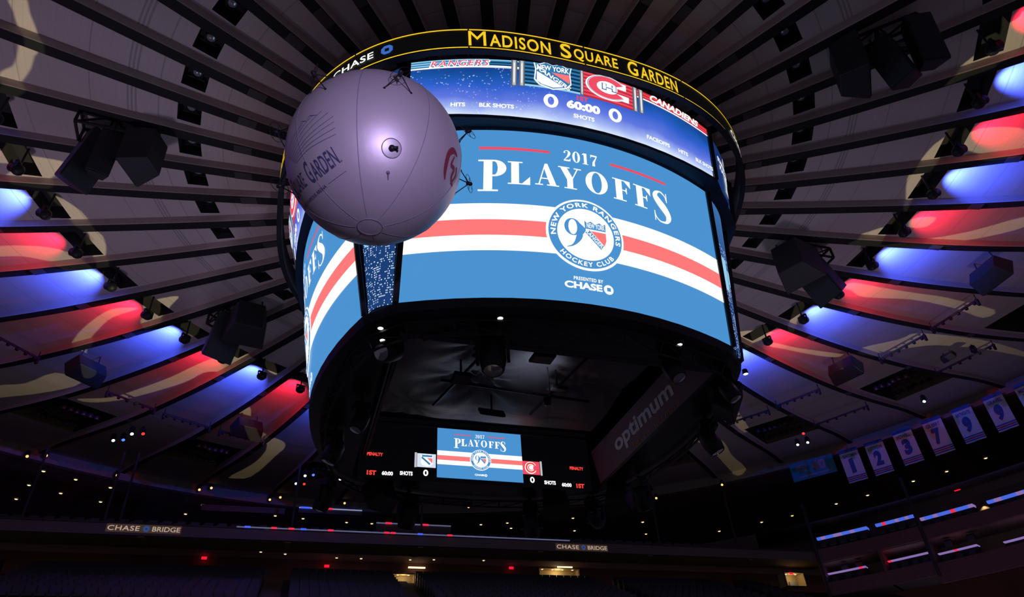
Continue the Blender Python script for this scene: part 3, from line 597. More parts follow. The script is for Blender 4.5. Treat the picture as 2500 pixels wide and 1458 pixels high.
# housing: one closed loop per level
def outline(z, Wd, B, s, n=14):
    pts = []
    for k in range(4):
        for i in range(n + 1):
            u = -1 + 2 * i / n; v = Vector((Wd * u, -(B + s * (1 - u * u)), z)); v.rotate(Matrix.Rotation(k * PI / 2, 3, 'Z')); pts.append(v)
    return pts
def loft(mb, levels, cap0=False, cap1=False, mi=0):
    n = len(levels[0]); vs_ = [v for l in levels for v in l]
    fs = [(i * n + k, i * n + (k + 1) % n, (i + 1) * n + (k + 1) % n, (i + 1) * n + k) for i in range(len(levels) - 1) for k in range(n)]
    if cap0: fs.append(tuple(range(n)))
    if cap1: fs.append(tuple(range((len(levels) - 1) * n, len(levels) * n)))
    mb.add(vs_, fs, mi)
def box_outline(z, h, n=14):
    pts = []
    for k in range(4):
        for i in range(n + 1):
            u = -1 + 2 * i / n; v = Vector((h * .96 * u, -h, z)); v.rotate(Matrix.Rotation(k * PI / 2, 3, 'Z')); pts.append(v)
    return pts
M_HOUS = mat('scoreboard_housing', (0.012, 0.014, 0.02), 0.45, 0.1, noise=0.3)
M_HOUSN = mat('scoreboard_lip_navy', (0.015, 0.03, 0.06), 0.35, noise=0.2)
ins = .06
mb = MB()
loft(mb, [outline(19.9, 3.9, 5.4, .7), outline(19.2, 4.3, 5.95, .85), outline(18.95, 4.47, 6.30, .94), outline(18.86, 4.46, 6.255 - ins, .942), outline(17.05, 4.44, 5.935 - ins, .785)], cap0=True, mi=0)
loft(mb, [outline(17.02, 4.44, 5.935 - ins, .785), outline(17.02, 4.46, 6.02, .785), outline(16.90, 4.46, 6.02, .785), outline(16.88, 4.3, 5.62, .9)], mi=1)
loft(mb, [outline(16.90, 4.25, 5.66 - ins, .91), outline(12.05, 4.25, 4.86 - ins, .91), outline(12.02, 4.25, 4.90, .91), outline(11.80, 4.2, 4.86, .91), outline(11.72, 4.15, 4.6, .88), box_outline(11.72, 4.22), box_outline(13.1, 4.22)], mi=0)
mb.build('housing', [M_HOUS, M_HOUSN], SB)
mb = MB(); mb.add([(-4.25, -4.25, 13.9), (4.25, -4.25, 13.9), (4.25, 4.25, 13.9), (-4.25, 4.25, 13.9)], [(0, 1, 2, 3)]); mb.build('inner_roof', M_BLACKM, SB)
# black mullions beside the main and corner screens
for k in range(4):
    for S in (MN, UP):
        for sx in (-1, 1):
            mb = MB(); a = surf(S, sx * 1.0, 0, .03); b = surf(S, sx * 1.0, 1, .03); mb.bar(a, b, .13, .10)
            o = mb.build('mullion', M_HOUS, SB); o.rotation_euler = (0, 0, k * PI / 2)

# yellow-edged ribbon display
RB = ((19.35, 7.62), (18.60, 7.56)); NE = 2.6
def sup(a, R): c, s = math.cos(a), math.sin(a); return (math.copysign(abs(c) ** (2 / NE), c) * R, math.copysign(abs(s) ** (2 / NE), s) * R)
ARC = []; NN = 1440; px_, L_ = None, 0.0
for i in range(NN + 1):
    q = sup(-PI / 2 + 2 * PI * (i - NN / 2) / NN, 7.6)
    if px_: L_ += math.hypot(q[0] - px_[0], q[1] - px_[1])
    px_ = q; ARC.append((L_, q))
MIDL = ARC[NN // 2][0]; TOT = L_
import bisect
_AL = [a for a, b in ARC]
def arc_at(s):
    s = (s + MIDL) % TOT; i = min(bisect.bisect(_AL, s), NN) or 1; a, b = ARC[i - 1], ARC[i]; t = (s - a[0]) / max(1e-9, b[0] - a[0])
    return (a[1][0] + (b[1][0] - a[1][0]) * t, a[1][1] + (b[1][1] - a[1][1]) * t)
def s_of_angle(deg):
    best = min(range(NN), key=lambda i: abs(((math.degrees(math.atan2(ARC[i][1][1], ARC[i][1][0])) - deg + 180) % 360) - 180)); return ARC[best][0] - MIDL
def fn_rib(x, y, off):
    q = arc_at(x); q2 = arc_at(x + .05); t = Vector((q2[0] - q[0], q2[1] - q[1], 0)).normalized(); n = Vector((t.y, -t.x, 0)); v = -y / .76
    R = RB[0][1] + (RB[1][1] - RB[0][1]) * v; z = RB[0][0] + (RB[1][0] - RB[0][0]) * v
    return Vector((q[0] * R / 7.6, q[1] * R / 7.6, z)) + n * off
mb = MB(); N_ = 160; vs_ = []
for i in range(N_):
    s = TOT * i / N_
    for y, off in ((0.03, -.12), (0.03, 0), (-.785, .0), (-.79, .045), (-.83, .045), (-.83, -.12)): vs_.append(fn_rib(s, y, off))
mb.add(vs_, [(i * 6 + j, i * 6 + (j + 1) % 6, ((i + 1) % N_) * 6 + (j + 1) % 6, ((i + 1) % N_) * 6 + j) for i in range(N_) for j in range(6)])
for i in range(0, N_, 10):   # brackets back to the housing
    a = fn_rib(TOT * i / N_, -.3, -.2); mb.bar(a, a * .8 + Vector((0, 0, .2 * a.z)), .08)
RBO = mb.build('ribbon_frame', M_HOUS, SB)
p = Pic(fn_rib, .12)
LED_RIB = emat('led_ribbon_black', (9, 9, 9))
T = []
for i in range(N_): T += rect(TOT * i / N_, -.72, TOT * (i + 1) / N_ , -.04)
p.step = 9; p.add(T, LED_RIB, 1); p.step = .12
for i in range(16):
    s0, s1 = TOT * i / 16 + .02, TOT * (i + 1) / 16 - .02
    for y in (-.03, -.745): p.add(rect(s0, y - .022, s1, y + .022), LED_YEL, 2)
sA, sB = s_of_angle(-113.1), s_of_angle(-68.7)
for k in range(4):
    o_ = TOT * k / 4; w = sB - sA
    x = sA + o_
    def put(body, a, b, yb, yt): p.add(fit_text(body, sA + o_ + w * a, sA + o_ + w * b, yb, yt, bold=0 if body == 'M' else .018, space=1.12), LED_YEL, 3)
    put('M', 0, .075, -.68, -.10); put('ADISON', .090, .36, -.68, -.19); put('S', .405, .455, -.68, -.10); put('QUARE', .468, .68, -.68, -.19); put('G', .73, .782, -.68, -.10); put('ARDEN', .795, 1, -.68, -.19)
    c0 = TOT * (k - .5) / 4; a, b = s_of_angle(-140.5) + TOT / 8, s_of_angle(-131) + TOT / 8
    p.add(fit_text('CHASE', c0 + a, c0 + b, -.52, -.26, bold=.02, space=1.1), LED_WHITE, 3)
    p.add(chase_mark(c0 + s_of_angle(-128.2) + TOT / 8, -.39, .17), LED_CHB, 3)
p.build('ribbon_display', SB)

# inside underbelly: scores and small picture
def fn_in(x, y, off): return Vector((x, 4.12 - off, 13.62 + y))
p = Pic(fn_in, .5); p.add(rect(-4.05, -1.95, 4.05, .25), LED_BLACK, 0)
q = Pic(lambda x, y, off: fn_in(x + .02, y, off + .02), .6); playoffs_picture(q, 1.5, 1.8, False); IN = q.build('centre_screen', SB)
def tx(t, a, b, y0, y1, m): p.add(fit_text(t, a, b, y0 - 13.62, y1 - 13.62, bold=.05), m, 1)
for s in (-1, 1):
    c = lambda a, b: (a, b) if s < 0 else (-b, -a)
    tx('PENALTY', *c(-3.8, -3.28), 12.42, 12.54, LED_R2); tx('1ST', *c(-3.76, -3.46), 11.76, 11.92, LED_R2); tx('60:00', *c(-3.28, -2.92), 11.78, 11.92, LED_WHITE); tx('SHOTS', *c(-2.70, -2.28), 11.82, 11.96, LED_WHITE)
    p.add(ring2(s * 1.85, 11.95 - 13.62, .085, .03, n=20, roy=.11, riy=.06), LED_WHITE, 1)
p.add(rect(-2.15, -1.48, -1.52, -1.0), LED_GREY, 1); p.add(rect(1.52, -1.48, 2.15, -1.0), LED_CRIM, 1)
p.add(xf(shield(0, 0, .42, .44), 1, 1, -1.82, -1.24), LED_WHITE, 2); p.add([[(-1.82, -1.16), (-1.64, -1.16), (-1.64, -1.34)]], LED_RED, 3); p.add(stroke([(-2.0, -1.14, .06), (-1.72, -1.38, .06)]), LED_TEAL, 3); p.add(rect(-1.99, -1.12, -1.65, -1.06), LED_TEAL, 3)
p.add(ring2(1.82, -1.24, .22, .1, n=24, a0=.5, a1=5.78), LED_WHITE, 2); p.add(ring2(1.82, -1.24, .19, .13, n=24, a0=.5, a1=5.78), LED_R2, 3); p.add(disc2(1.83, -1.24, .08), LED_WHITE, 3)
for x in (-2.2, 2.2): p.add(rect(x - .035, -1.5, x + .035, -.98), LED_SILV, 2)
p.build('score_screen', SB)
M_OPT = mat('advert_purple', (0.22, 0.11, 0.16), 0.6); M_OPTT = mat('advert_letters', (0.85, 0.82, 0.9), 0.6); M_ORG = mat('advert_orange', (0.6, 0.22, 0.04), 0.6)
def fn_op(x, y, off): return Vector((4.12 - off - .18 * (y + .6), -x, 12.98 + y))
p = Pic(fn_op, 1); p.add(rect(-3.75, -1.2, 4.1, 0), M_OPT, 0)
p.add(fit_text('optimum', -2.02, 2.02, -.92, -.28, bold=.03), M_OPTT, 1); p.add(disc2(2.2, -.47, .09), M_ORG, 1); p.add(fit_text("let's connect more", -.9, 2.1, -1.13, -.93), M_ORG, 1)
p.build('advert_panel', SB)
p = Pic(lambda x, y, off: Vector((-4.12 + off + .18 * (y + .6), x, 12.98 + y)), 1); p.add(rect(-3.75, -1.2, 4.1, 0), M_OPT, 0); p.build('advert_panel', SB)
p = Pic(lambda x, y, off: Vector((-x, -4.12 + off, 13.62 + y)), 1); p.add(rect(-4.05, -1.95, 4.05, .25), LED_BLACK, 0); p.build('score_screen', SB)
# crumpled grey drape under the core
def drape_mat():
    m = mat('drape_cloth', (0.15, 0.15, 0.165), 0.42, noise=0.1, scale=1.2, bump=0.35, bscale=2.5, spec=.5); return m
mb = MB(); n = 60; vs_ = []
random.seed(3)
anch = [(random.uniform(-3, 3), random.uniform(-3, 3)) for _ in range(7)] + [(.5, -.7), (-.9, .2)]
for i in range(n + 1):
    for j in range(n + 1):
        x, y = -3.6 + 7.2 * i / n, -3.9 + 6.6 * j / n; z = 13.25
        for ax, ay in anch:
            d = math.hypot(x - ax, y - ay); z += .16 * math.exp(-d * d * 1.6) + .05 * math.exp(-d * 1.2) * math.sin(9 * math.atan2(y - ay, x - ax))
        vs_.append((x, y, z + .05 * math.sin(x * 2.1) * math.cos(y * 1.7)))
mb.add(vs_, [(i * (n + 1) + j, (i + 1) * (n + 1) + j, (i + 1) * (n + 1) + j + 1, i * (n + 1) + j + 1) for i in range(n) for j in range(n)])
mb.build('drape', drape_mat(), SB, True)
mb = MB()
for a, b in (((-1.0, -3.9, 12.9), (-2.2, 1.2, 12.9)), ((1.6, -3.5, 12.9), (.9, 1.2, 12.9)), ((-2.3, -.4, 12.85), (2.4, .0, 12.85)), ((-1.8, -2.2, 12.85), (-.9, -2.1, 12.85)), ((-3.9, 2.6, 12.9), (3.9, 2.6, 12.9)), ((-4.0, -3.4, 12.2), (-4.0, 3.6, 12.2))): mb.tube([a, b], .045, 8)
mb.build('rig_pipe', M_BLACK, SB)
mb = MB(); mb.bar((-3.85, -3.9, 12.35), (-3.85, 3.6, 12.35), .05, .12); mb.build('edge_trim', mat('trim_mauve', (.16, .11, .13), .5), SB)
# square truss ring under the rim
mb = MB(); tr = outline(11.62, 4.0, 4.75, .7, 8); tr2 = outline(11.35, 3.9, 4.6, .7, 8)
for l in (tr, tr2):
    for i in range(len(l)): mb.bar(l[i], l[(i + 1) % len(l)], .05)
for i in range(len(tr)): mb.bar(tr[i], tr2[i], .035); mb.bar(tr[i], tr2[(i + 1) % len(tr)], .03)
mb.build('lower_truss', M_BLACK, SB)
mb = MB()
for x, y in ((3, 3), (3, -3), (-3, 3), (-3, -3)): mb.tube([(x, y, 19.6), (x * .9, y * .9, 21.0)], .07)
mb.build('hoist_cable', M_BLACK, SB)

# ------------------------------------------------------------------ fixtures
def rz_of(v): return math.atan2(v.y, v.x)
def moving_head(loc, yaw, pitch, label, lens, scale=1.0, cat='stage light', name='moving_head_light', group=None):
    """hangs from loc; head points along yaw / pitch (pitch<0 is down)"""
    t = empty(name, loc, yaw, label, cat, group); s = scale
    mb = MB(); mb.box((0, 0, -.09 * s), (.34 * s, .30 * s, .16 * s)); mb.tube([(0, 0, 0), (0, 0, .12 * s)], .035 * s); bevel(mb.build('base', M_BLACK, t), .015)
    mb = MB(); mb.box((0, 0, -.19 * s), (.10 * s, .44 * s, .05 * s))
    for y in (-1, 1): mb.box((0, y * .205 * s, -.34 * s), (.09 * s, .04 * s, .32 * s))
    mb.build('yoke', M_BLACK, t)
    R = Matrix.Rotation(-pitch, 3, 'Y') @ Matrix.Rotation(PI / 2, 3, 'Y')
    mb = MB(); mb.lathe((0, 0, -.42 * s), [(.01, -.26 * s), (.11 * s, -.25 * s), (.17 * s, -.14 * s), (.18 * s, .06 * s), (.15 * s, .22 * s), (.13 * s, .24 * s)], 18, R); mb.build('head', M_BLACK, t, True)
    d = R @ Vector((0, 0, .235 * s))
    mb = MB(); mb.lathe(Vector((0, 0, -.42 * s)) + d, [(.125 * s, 0), (.07 * s, .012 * s), (.005, .018 * s)], 18, R); mb.build('lens', lens, t, True)
    return t
L_WHITE = emat('lamp_cool_white', (235, 255, 250), 2.6); L_WARM = emat('lamp_warm', (255, 225, 150), 2.2); L_BLUE = emat('lamp_blue', (70, 110, 255), 2.0); L_RED = emat('lamp_red', (255, 50, 40), 2.0)
L_AMB = emat('lamp_amber', (255, 190, 110), 1.6); L_EXIT = emat('exit_red', (235, 20, 50), 1.3); L_FLUO = emat('tube_warm_white', (250, 235, 180), 1.6)

def uplight(k, side, idx, hidden=False):
    er, et = frame(k); blue = (k % 2 == 0); r = 17.05
    base = on_panel(k, 15.9, .47 if k < 20 else -.43, -.02)
    lab = 'round uplight washing %s light along the ceiling, %s %s' % ('blue' if blue else 'red', 'half hidden by the scoreboard on the' if hidden else ORD[idx] + ' from the top on the', side)
    t = empty('ceiling_uplight', base, rz_of(er), lab, 'uplight')
    mb = MB(); mb.tube([(0, 0, .1), (0, 0, -.72)], .035); mb.box((0, 0, -.74), (.1, .40, .05))
    for y in (-1, 1): mb.box((0, y * .205, -.87), (.08, .03, .3))
    mb.build('yoke', M_BLACK, t)
    R = Matrix.Rotation(PI / 2 - .42, 3, 'Y')
    mb = MB(); mb.ball((0, 0, -.97), .2, 18); mb.lathe((0, 0, -.97), [(.16, .1), (.155, .26), (.13, .27)], 18, R); mb.build('head', M_BLACK, t, True)
    mb = MB(); c = Vector((0, 0, -.97)) + R @ Vector((0, 0, .262)); mb.lathe(c, [(.13, 0), (.01, .01)], 16, R); mb.build('lens', emat('lens_blue' if blue else 'lens_red', (40, 80, 255) if blue else (255, 30, 50), 1.0), t)
    ld = bpy.data.lights.new('uplight_beam', 'SPOT'); ld.energy = BLUE_W if blue else RED_W; ld.color = BLUE_C if blue else RED_C
    ld.spot_size = math.radians(60); ld.spot_blend = 1.0; ld.shadow_soft_size = .05
    lo = bpy.data.objects.new('beam', ld); C.objects.link(lo); lo.parent = t
    P = Vector((.34, 0, -.82)); tgt = Vector((3.4, -.35 if k < 20 else .35, .62)); lo.location = P; lo.rotation_euler = (tgt - P).to_track_quat('-Z', 'Y').to_euler()
for i, k in enumerate(range(10, 0, -1)): uplight(k, 'left', i)
uplight(0, 'left', 0, True)
for i, k in enumerate(range(29, 38)): uplight(k, 'right', i)
uplight(38, 'right', 0, True); 
er_, et_ = frame(39)

def downlight(k, side, idx):
    er, et = frame(k); base = on_panel(k, 10.7, 0, .38)
    t = empty('recessed_downlight', base, rz_of(er), 'round downlight inside a dark square ceiling opening, %s from the top in the %s row' % (ORD[idx], side), 'downlight')
    mb = MB(); mb.lathe((0, 0, -.02), [(.02, .06), (.17, .06), (.18, -.12), (.15, -.13), (.13, -.05)], 18); mb.box((.0, .24, -.02), (.5, .05, .05)); mb.box((0, -.24, -.02), (.5, .05, .05)); mb.build('housing', M_BLACK, t, False)
    mb = MB(); mb.lathe((0, 0, -.09), [(.125, .0), (.08, -.03), (.01, -.04)], 16); mb.build('lens', M_GLASS, t, True)
for i, k in enumerate(range(14, 3, -1)): downlight(k, 'left', i)
for i, k in enumerate(range(26, 36)): downlight(k, 'right', i)

# big loudspeaker cabinets
M_CAB = mat('speaker_cabinet', (0.022, 0.023, 0.028), 0.55, noise=0.2); M_GRILL = mat('speaker_grille', (0.030, 0.031, 0.042), 0.7, noise=0.3, scale=60, bump=.4, bscale=90)
def speaker(loc, yaw, tilt, w, d, h, label, taper=.62, name='loudspeaker', cat='loudspeaker', hang=.7, group=None):
    """wedge cabinet, front faces +x after yaw; tilt>0 leans the face down"""
    t = empty(name, loc, yaw, label, cat, group); R = Matrix.Rotation(tilt, 3, 'Y')
    f = [(d / 2, -w / 2, -h / 2), (d / 2, w / 2, -h / 2), (d / 2, w / 2, h / 2), (d / 2, -w / 2, h / 2)]
    b = [(-d / 2, -w / 2 * taper, -h / 2 * .8), (-d / 2, w / 2 * taper, -h / 2 * .8), (-d / 2, w / 2 * taper, h / 2), (-d / 2, -w / 2 * taper, h / 2)]
    mb = MB(); mb.hexa([R @ Vector(p) for p in b + f]); bevel(mb.build('cabinet', M_CAB, t), .03)
    mb = MB(); mb.hexa([R @ Vector(p) for p in [(d / 2 + .005, -w / 2 * .92, -h / 2 * .94), (d / 2 + .005, w / 2 * .92, -h / 2 * .94), (d / 2 + .005, w / 2 * .92, h / 2 * .94), (d / 2 + .005, -w / 2 * .92, h / 2 * .94), (d / 2 + .04, -w / 2 * .92, -h / 2 * .94), (d / 2 + .04, w / 2 * .92, -h / 2 * .94), (d / 2 + .04, w / 2 * .92, h / 2 * .94), (d / 2 + .04, -w / 2 * .92, h / 2 * .94)]]); mb.build('grille', M_GRILL, t)
    mb = MB(); top = R @ Vector((0, 0, h / 2))
    for y in (-.3 * w, .3 * w): mb.tube([(top.x, y, top.z - .05), (top.x * .6, y * .8, top.z + hang)], .03, 6)
    mb.build('bracket', M_BLACK, t)
    return t
def truss(loc, yaw, l, w, h, label, n=2):
    t = empty('hanging_truss_frame', loc, yaw, label, 'truss'); mb = MB(); b = .07
    for z in (0, h):
        for y in (-w / 2, w / 2): mb.bar((-l / 2, y, z), (l / 2, y, z), b)
        for i in range(n + 1): x = -l / 2 + l * i / n; mb.bar((x, -w / 2, z), (x, w / 2, z), b)
    for i in range(n + 1):
        for y in (-w / 2, w / 2): x = -l / 2 + l * i / n; mb.bar((x, y, 0), (x, y, h), b)
    for i in range(n): x = -l / 2 + l * i / n; mb.bar((x, -w / 2, 0), (x + l / n, -w / 2, h), b * .7); mb.bar((x, w / 2, h), (x + l / n, w / 2, 0), b * .7)
    mb.build('frame', M_BLACK, t)
    mb = MB()
    for sx in (-1, 1): mb.tube([(sx * l / 2, 0, h), (sx * l / 2, 0, h + .5)], .02, 6)
    mb.build('hanger', M_BLACK, t)
cl = [  # x, y, z, extra yaw, tilt, w, d, h, label
 (-13.5, .35, 19.8, 2.5, .35, 1.0, .75, 2.0, 'tall black loudspeaker cabinet of the upper left cluster, farther from the scoreboard'),
 (-12.85, -.1, 19.75, 1.9, .15, .65, .6, 1.8, 'narrow black loudspeaker cabinet in the middle of the upper left cluster'),
 (-11.75, -.25, 19.9, -.4, .05, 1.25, .8, 1.5, 'wide black loudspeaker cabinet of the upper left cluster, nearer the scoreboard'),
 (8.05, -8.7, 19.85, .1, .1, 1.35, .75, 1.6, 'wide black loudspeaker cabinet of the upper right cluster, nearer the scoreboard'),
 (9.2, -9.25, 19.75, -2.2, .2, .8, .75, 1.75, 'front black loudspeaker cabinet of the upper right cluster'),
 (9.75, -9.85, 20.0, -1.2, .2, .75, .65, 1.8, 'rear black loudspeaker cabinet of the upper right cluster, farthest from the scoreboard'),
 (-9.75, 9.4, 19.6, 2.9, .45, 1.3, .9, 2.0, 'black loudspeaker cabinet of the lower left cluster, beside the red uplight'),
 (-8.75, 8.35, 19.75, -.6, .1, 1.7, 1.2, 1.4, 'black loudspeaker cabinet of the lower left cluster, nearer the scoreboard'),
 (11.95, -.5, 19.75, .5, .1, 1.7, 1.2, 1.5, 'black loudspeaker cabinet of the middle right cluster, nearer the scoreboard'),
 (13.45, -.1, 19.6, 3.2, .5, 1.3, .9, 2.0, 'black loudspeaker cabinet of the middle right cluster, beside the red uplight')]
for x, y, z, a, ti, w, d, h, lab in cl: speaker((x, y, z), math.atan2(y, x) + a, ti, w, d, h, lab)
truss((-12.7, -.2, 20.45), 0.05, 2.2, .8, .55, 'black square-tube truss holding the upper left loudspeaker cluster')
truss((9.1, -9.2, 20.4), -.75, 2.2, .8, .55, 'black square-tube truss holding the upper right loudspeaker cluster')
truss((-9.6, 9.1, 20.3), 2.3, 1.8, .8, .5, 'black square-tube truss holding the lower left loudspeaker cluster')
truss((13.0, -.3, 20.3), 0, 1.8, .8, .5, 'black square-tube truss holding the middle right loudspeaker cluster')
for x, y, z, a, lab in ((-16.25, 15.7, 20.85, 2.36, 'small wide loudspeaker hanging low at the left below the blue uplights'), (22.45, -.75, 20.9, -.05, 'small wide loudspeaker hanging at the far right edge in blue light'), (21.5, 7.9, 20.9, .35, 'small wide loudspeaker hanging right of the scoreboard in purple light'), (-9.0, 21.0, 21.0, 1.98, 'small wide loudspeaker hanging left of the scoreboard above the dim stands')):
    speaker((x, y, z), a, .5, 1.75, .8, .85, lab, .8)
# pipes across the panels with end clamps
def pipe(k, r, lab, w=None):
    er, et = frame(k); h = w or hw(r) - .1; t = empty('lighting_pipe', on_panel(k, r, 0, -.55), rz_of(er), lab, 'pipe')
    mb = MB(); mb.tube([(0, -h, 0), (0, h, 0)], .06, 8)
    for i in range(6): mb.box((0, -h + 2 * h * (i + .5) / 6, -.08), (.14, .12, .14))
    mb.build('bar', M_BLACK, t)
    for s in (-1, 1): mb = MB(); mb.tube([(0, s * h * .96, .35), (0, s * h * .96, .0)], .025, 6); mb.box((0, s * h * .96, -.12), (.16, .1, .36)); mb.build('clamp', M_BLACK, t)
for k, r, l in ((5, 24.8, 'at the far left edge'), (3, 25.1, 'low at the left between red and tan light'), (2, 25.3, 'low at the left under the blue light'), (1, 25.4, 'just left of the scoreboard'), (35, 24.7, 'at the right between two red-lit ribs'), (36, 25.0, 'at the right under the blue light'), (38, 25.3, 'right of the scoreboard rim'), (39, 25.6, 'touching the scoreboard outline at its lower right')):
    pipe(k, r, 'black lighting pipe spanning one ceiling bay ' + l)
pipe(36, 31.9, 'outer lighting pipe with track lamps at the far right'); pipe(38, 32.8, 'outer lighting pipe right of the lamp pit')
moving_head((28.63, 5.65, 22.0), .2, -.8, 'small track lamp with a bright bluish face on the outer right pipe', L_WHITE, .7)
speaker((28.0, 6.75, 21.9), .2, .6, .8, .3, .35, 'small pale floodlight hanging from the outer right pipe', .9, 'floodlight', 'floodlight', .2)

# lamp pits
M_PAR = mat('par_can', (.06, .06, .065), .4, .5); M_BULB = mat('par_bulb', (.80, .82, .86), .25, .2)
par0 = None
random.seed(5)
PITL = {3: 'far lower left', 1: 'lower left', 37: 'upper right', 39: 'right', 41: 'scoreboard-side right', 47: 'scoreboard-side left'}
for k, nm in PITL.items():
    er, et = frame(k)
    for i in range(12):
        r = 31.2 + (i // 6) * 3.4 + random.uniform(-.2, .2); lat = (-.8 + 1.6 * ((i % 6) / 5)) * (hw(r) - .7); p_ = on_panel(k, r, lat, -.1)
        if par0 is None:
            par0 = empty('par_lamp', p_, rz_of(er)); mb = MB(); R = Matrix.Rotation(PI - .35, 3, 'Y')
            mb.lathe((0, 0, 0), [(.02, -.22), (.12, -.2), (.15, 0), (.2, .12), (.19, .13), (.17, .06)], 14, R); mb.tube([(0, -.2, 0), (0, -.2, .5), (0, .2, .5), (0, .2, 0)], .018, 6); mb.tube([(0, 0, .5), (0, 0, 1.0)], .02, 6); mb.build('can', M_PAR, par0, True)
            mb = MB(); mb.lathe(R @ Vector((0, 0, .08)), [(.165, 0), (.08, .03), (.01, .035)], 14, R); mb.build('lens', M_BULB, par0, True); freeze_kids(); t = par0
        else: t = copy_tree(par0); t.location = p_; t.rotation_euler = (0, 0, rz_of(er))
        tag(t, 'round par lamp, %s row of the lamp bank at the %s' % ('inner' if i < 6 else 'outer', nm), 'stage lamp', 'par lamps in the %s row of the %s lamp bank' % ('inner' if i < 6 else 'outer', nm))
    mb = MB()
    for r in (31.2, 34.6): mb.tube([on_panel(k, r, -hw(r) + .3, .8), on_panel(k, r, hw(r) - .3, .8)], .05, 8)
    for s in (-1, 1): mb.tube([on_panel(k, 30.3, s * 1.2, .9), on_panel(k, 36.6, s * 1.5, .9)], .05, 8)
    tag(mb.build('lamp_bank_rail', M_BLACK), 'black pipe grid of the lamp bank at the ' + nm, 'pipe')

MV = [((-16.94, 26.12, 22.4), 'w', 'left'), ((-16.37, 25.94, 22.4), 'b', 'left'), ((-15.57, 24.11, 22.0), 'w', 'left'), ((-14.96, 23.98, 22.0), 'r', 'left'), ((-6.06, 32.03, 22.7), 'w', 'c'), ((-5.5, 32.02, 22.7), 'r', 'c'), ((-5.53, 29.27, 22.2), 'w', 'c'), ((-5.0, 29.03, 22.2), 'b', 'c'), ((-3.18, 29.23, 22.1), 'w', 'c2'), ((28.0, 20.19, 23.1), 'w', 'right'), ((28.5, 19.71, 23.1), 'w', 'right2'), ((26.24, 17.39, 22.5), 'r', 'right'), ((32.37, 12.71, 23.1), 'w', 'far')]
LABM = ['left one of the low left pair, glowing white', 'right one of the low left pair, glowing blue', 'white-glowing one of the upper pair at the low left', 'red-glowing one of the upper pair at the low left', 'lower white one under the scoreboard left corner', 'red one under the scoreboard left corner', 'upper white one under the scoreboard left corner', 'blue one under the scoreboard left corner', 'lone white one against the scoreboard lower left rim', 'left white one in the right lamp bank', 'right white one in the right lamp bank', 'small red one in the right lamp bank', 'white one in the lamp bank above the banners']
for (p_, c_, _), l in zip(MV, LABM):
    moving_head(p_, math.atan2(p_[1], p_[0]) + PI, -.9, 'ceiling moving head, ' + l, {'w': L_WHITE, 'b': L_BLUE, 'r': L_RED}[c_], .75)
# warm spots clamped where the ribs meet the rim
for i, (az, z) in enumerate([(122.93, 25.0), (124.41, 24.6), (116.33, 24.8), (107.05, 25.2), (108.21, 24.9), (99.64, 25.2), (100.73, 24.9), (92.39, 25.2), (77.73, 25.1), (55.21, 24.3), (47.5, 24.4)]):
    p_ = cylp(az, 43.3, z + .35)
    moving_head(p_, math.radians(az) + PI, -.5, 'small black spotlight glowing amber at the ceiling rim, %s from the left' % ORD[i], L_AMB, .8, name='rim_spotlight', cat='spotlight')
# hanging from the scoreboard underside
def hang_head(x, y, z, lab, lens, s=1.5, pitch=-1.2): moving_head((x, y, z), math.atan2(y, x), pitch, lab, lens, s)
hang_head(-2.0, -4.6, 11.8, 'large black moving head light under the front rim of the scoreboard, lit white on top', M_GLASS, 1.7, -1.4)
hang_head(-4.2, -3.8, 12.1, 'black moving head light under the left front corner of the scoreboard', M_GLASS, 1.5, -.6)
hang_head(2.5, -4.7, 11.8, 'black moving head light under the right front rim of the scoreboard', M_GLASS, 1.3)
hang_head(4.4, -4.1, 11.7, 'black moving head light under the right front corner of the scoreboard', M_GLASS, 1.2)
hang_head(-2.2, 5.3, 11.6, 'round black moving head light hanging below the centre screen, left of the middle', M_GLASS, 1.7)
hang_head(2.2, 5.5, 11.6, 'round black moving head light hanging below the centre screen, right of the middle', M_GLASS, 1.7)
hang_head(4.35, 4.8, 11.6, 'black moving head light with a small white lamp, right of the centre screen', L_WHITE, 1.5, -.3)
hang_head(5.1, 2.6, 11.5, 'black moving head light on the lower right rim below the purple advert', M_GLASS, 1.5)
hang_head(5.2, -1.7, 11.6, 'black moving head light on the right rim of the scoreboard', M_GLASS, 1.5)
hang_head(-5.0, .9, 11.6, 'black moving head light on the left rim of the scoreboard', M_GLASS, 1.4)
hang_head(-5.0, 4.1, 11.5, 'black moving head light on the lower left rim of the scoreboard', M_GLASS, 1.5)
hang_head(-4.5, -.9, 11.6, 'black moving head light inside the left edge of the scoreboard underside', M_GLASS, 1.2)
for x, y, z, w, h, lab in ((-3.2, 4.6, 11.3, 1.0, .9, 'below the centre screen at its left end'), (2.8, 4.6, 11.3, .9, .8, 'below the centre screen at its right end'), (4.7, 3.5, 11.2, .9, .9, 'below the purple advert at its far end'), (4.85, -3.3, 11.4, .9, .9, 'on the right front rim'), (-2.95, -4.3, 12.05, 1.2, .6, 'just under the front rim beside the large moving head'), (-.6, -4.2, 12.3, .9, .6, 'under the front rim near the middle')):
    speaker((x, y, z), math.atan2(y, x), .5, w, .55, h, 'square black loudspeaker under the scoreboard, ' + lab, .85, hang=.3)
def lamp_panel(x, y, z, yaw, tilt, w, h, lab):
    t = empty('studio_light', (x, y, z), yaw, lab, 'studio light'); R = Matrix.Rotation(tilt, 3, 'X')
    mb = MB(); mb.box((0, 0, 0), (w, h, .08), R); bevel(mb.build('frame', M_BLACK, t), .01)
    mb = MB(); mb.box(R @ Vector((0, 0, -.05)), (w * .86, h * .82, .02), R); mb.build('face', M_DARKGREY, t)
    mb = MB(); mb.tube([(0, 0, .02), (0, 0, .6)], .03, 6); mb.build('stem', M_BLACK, t)
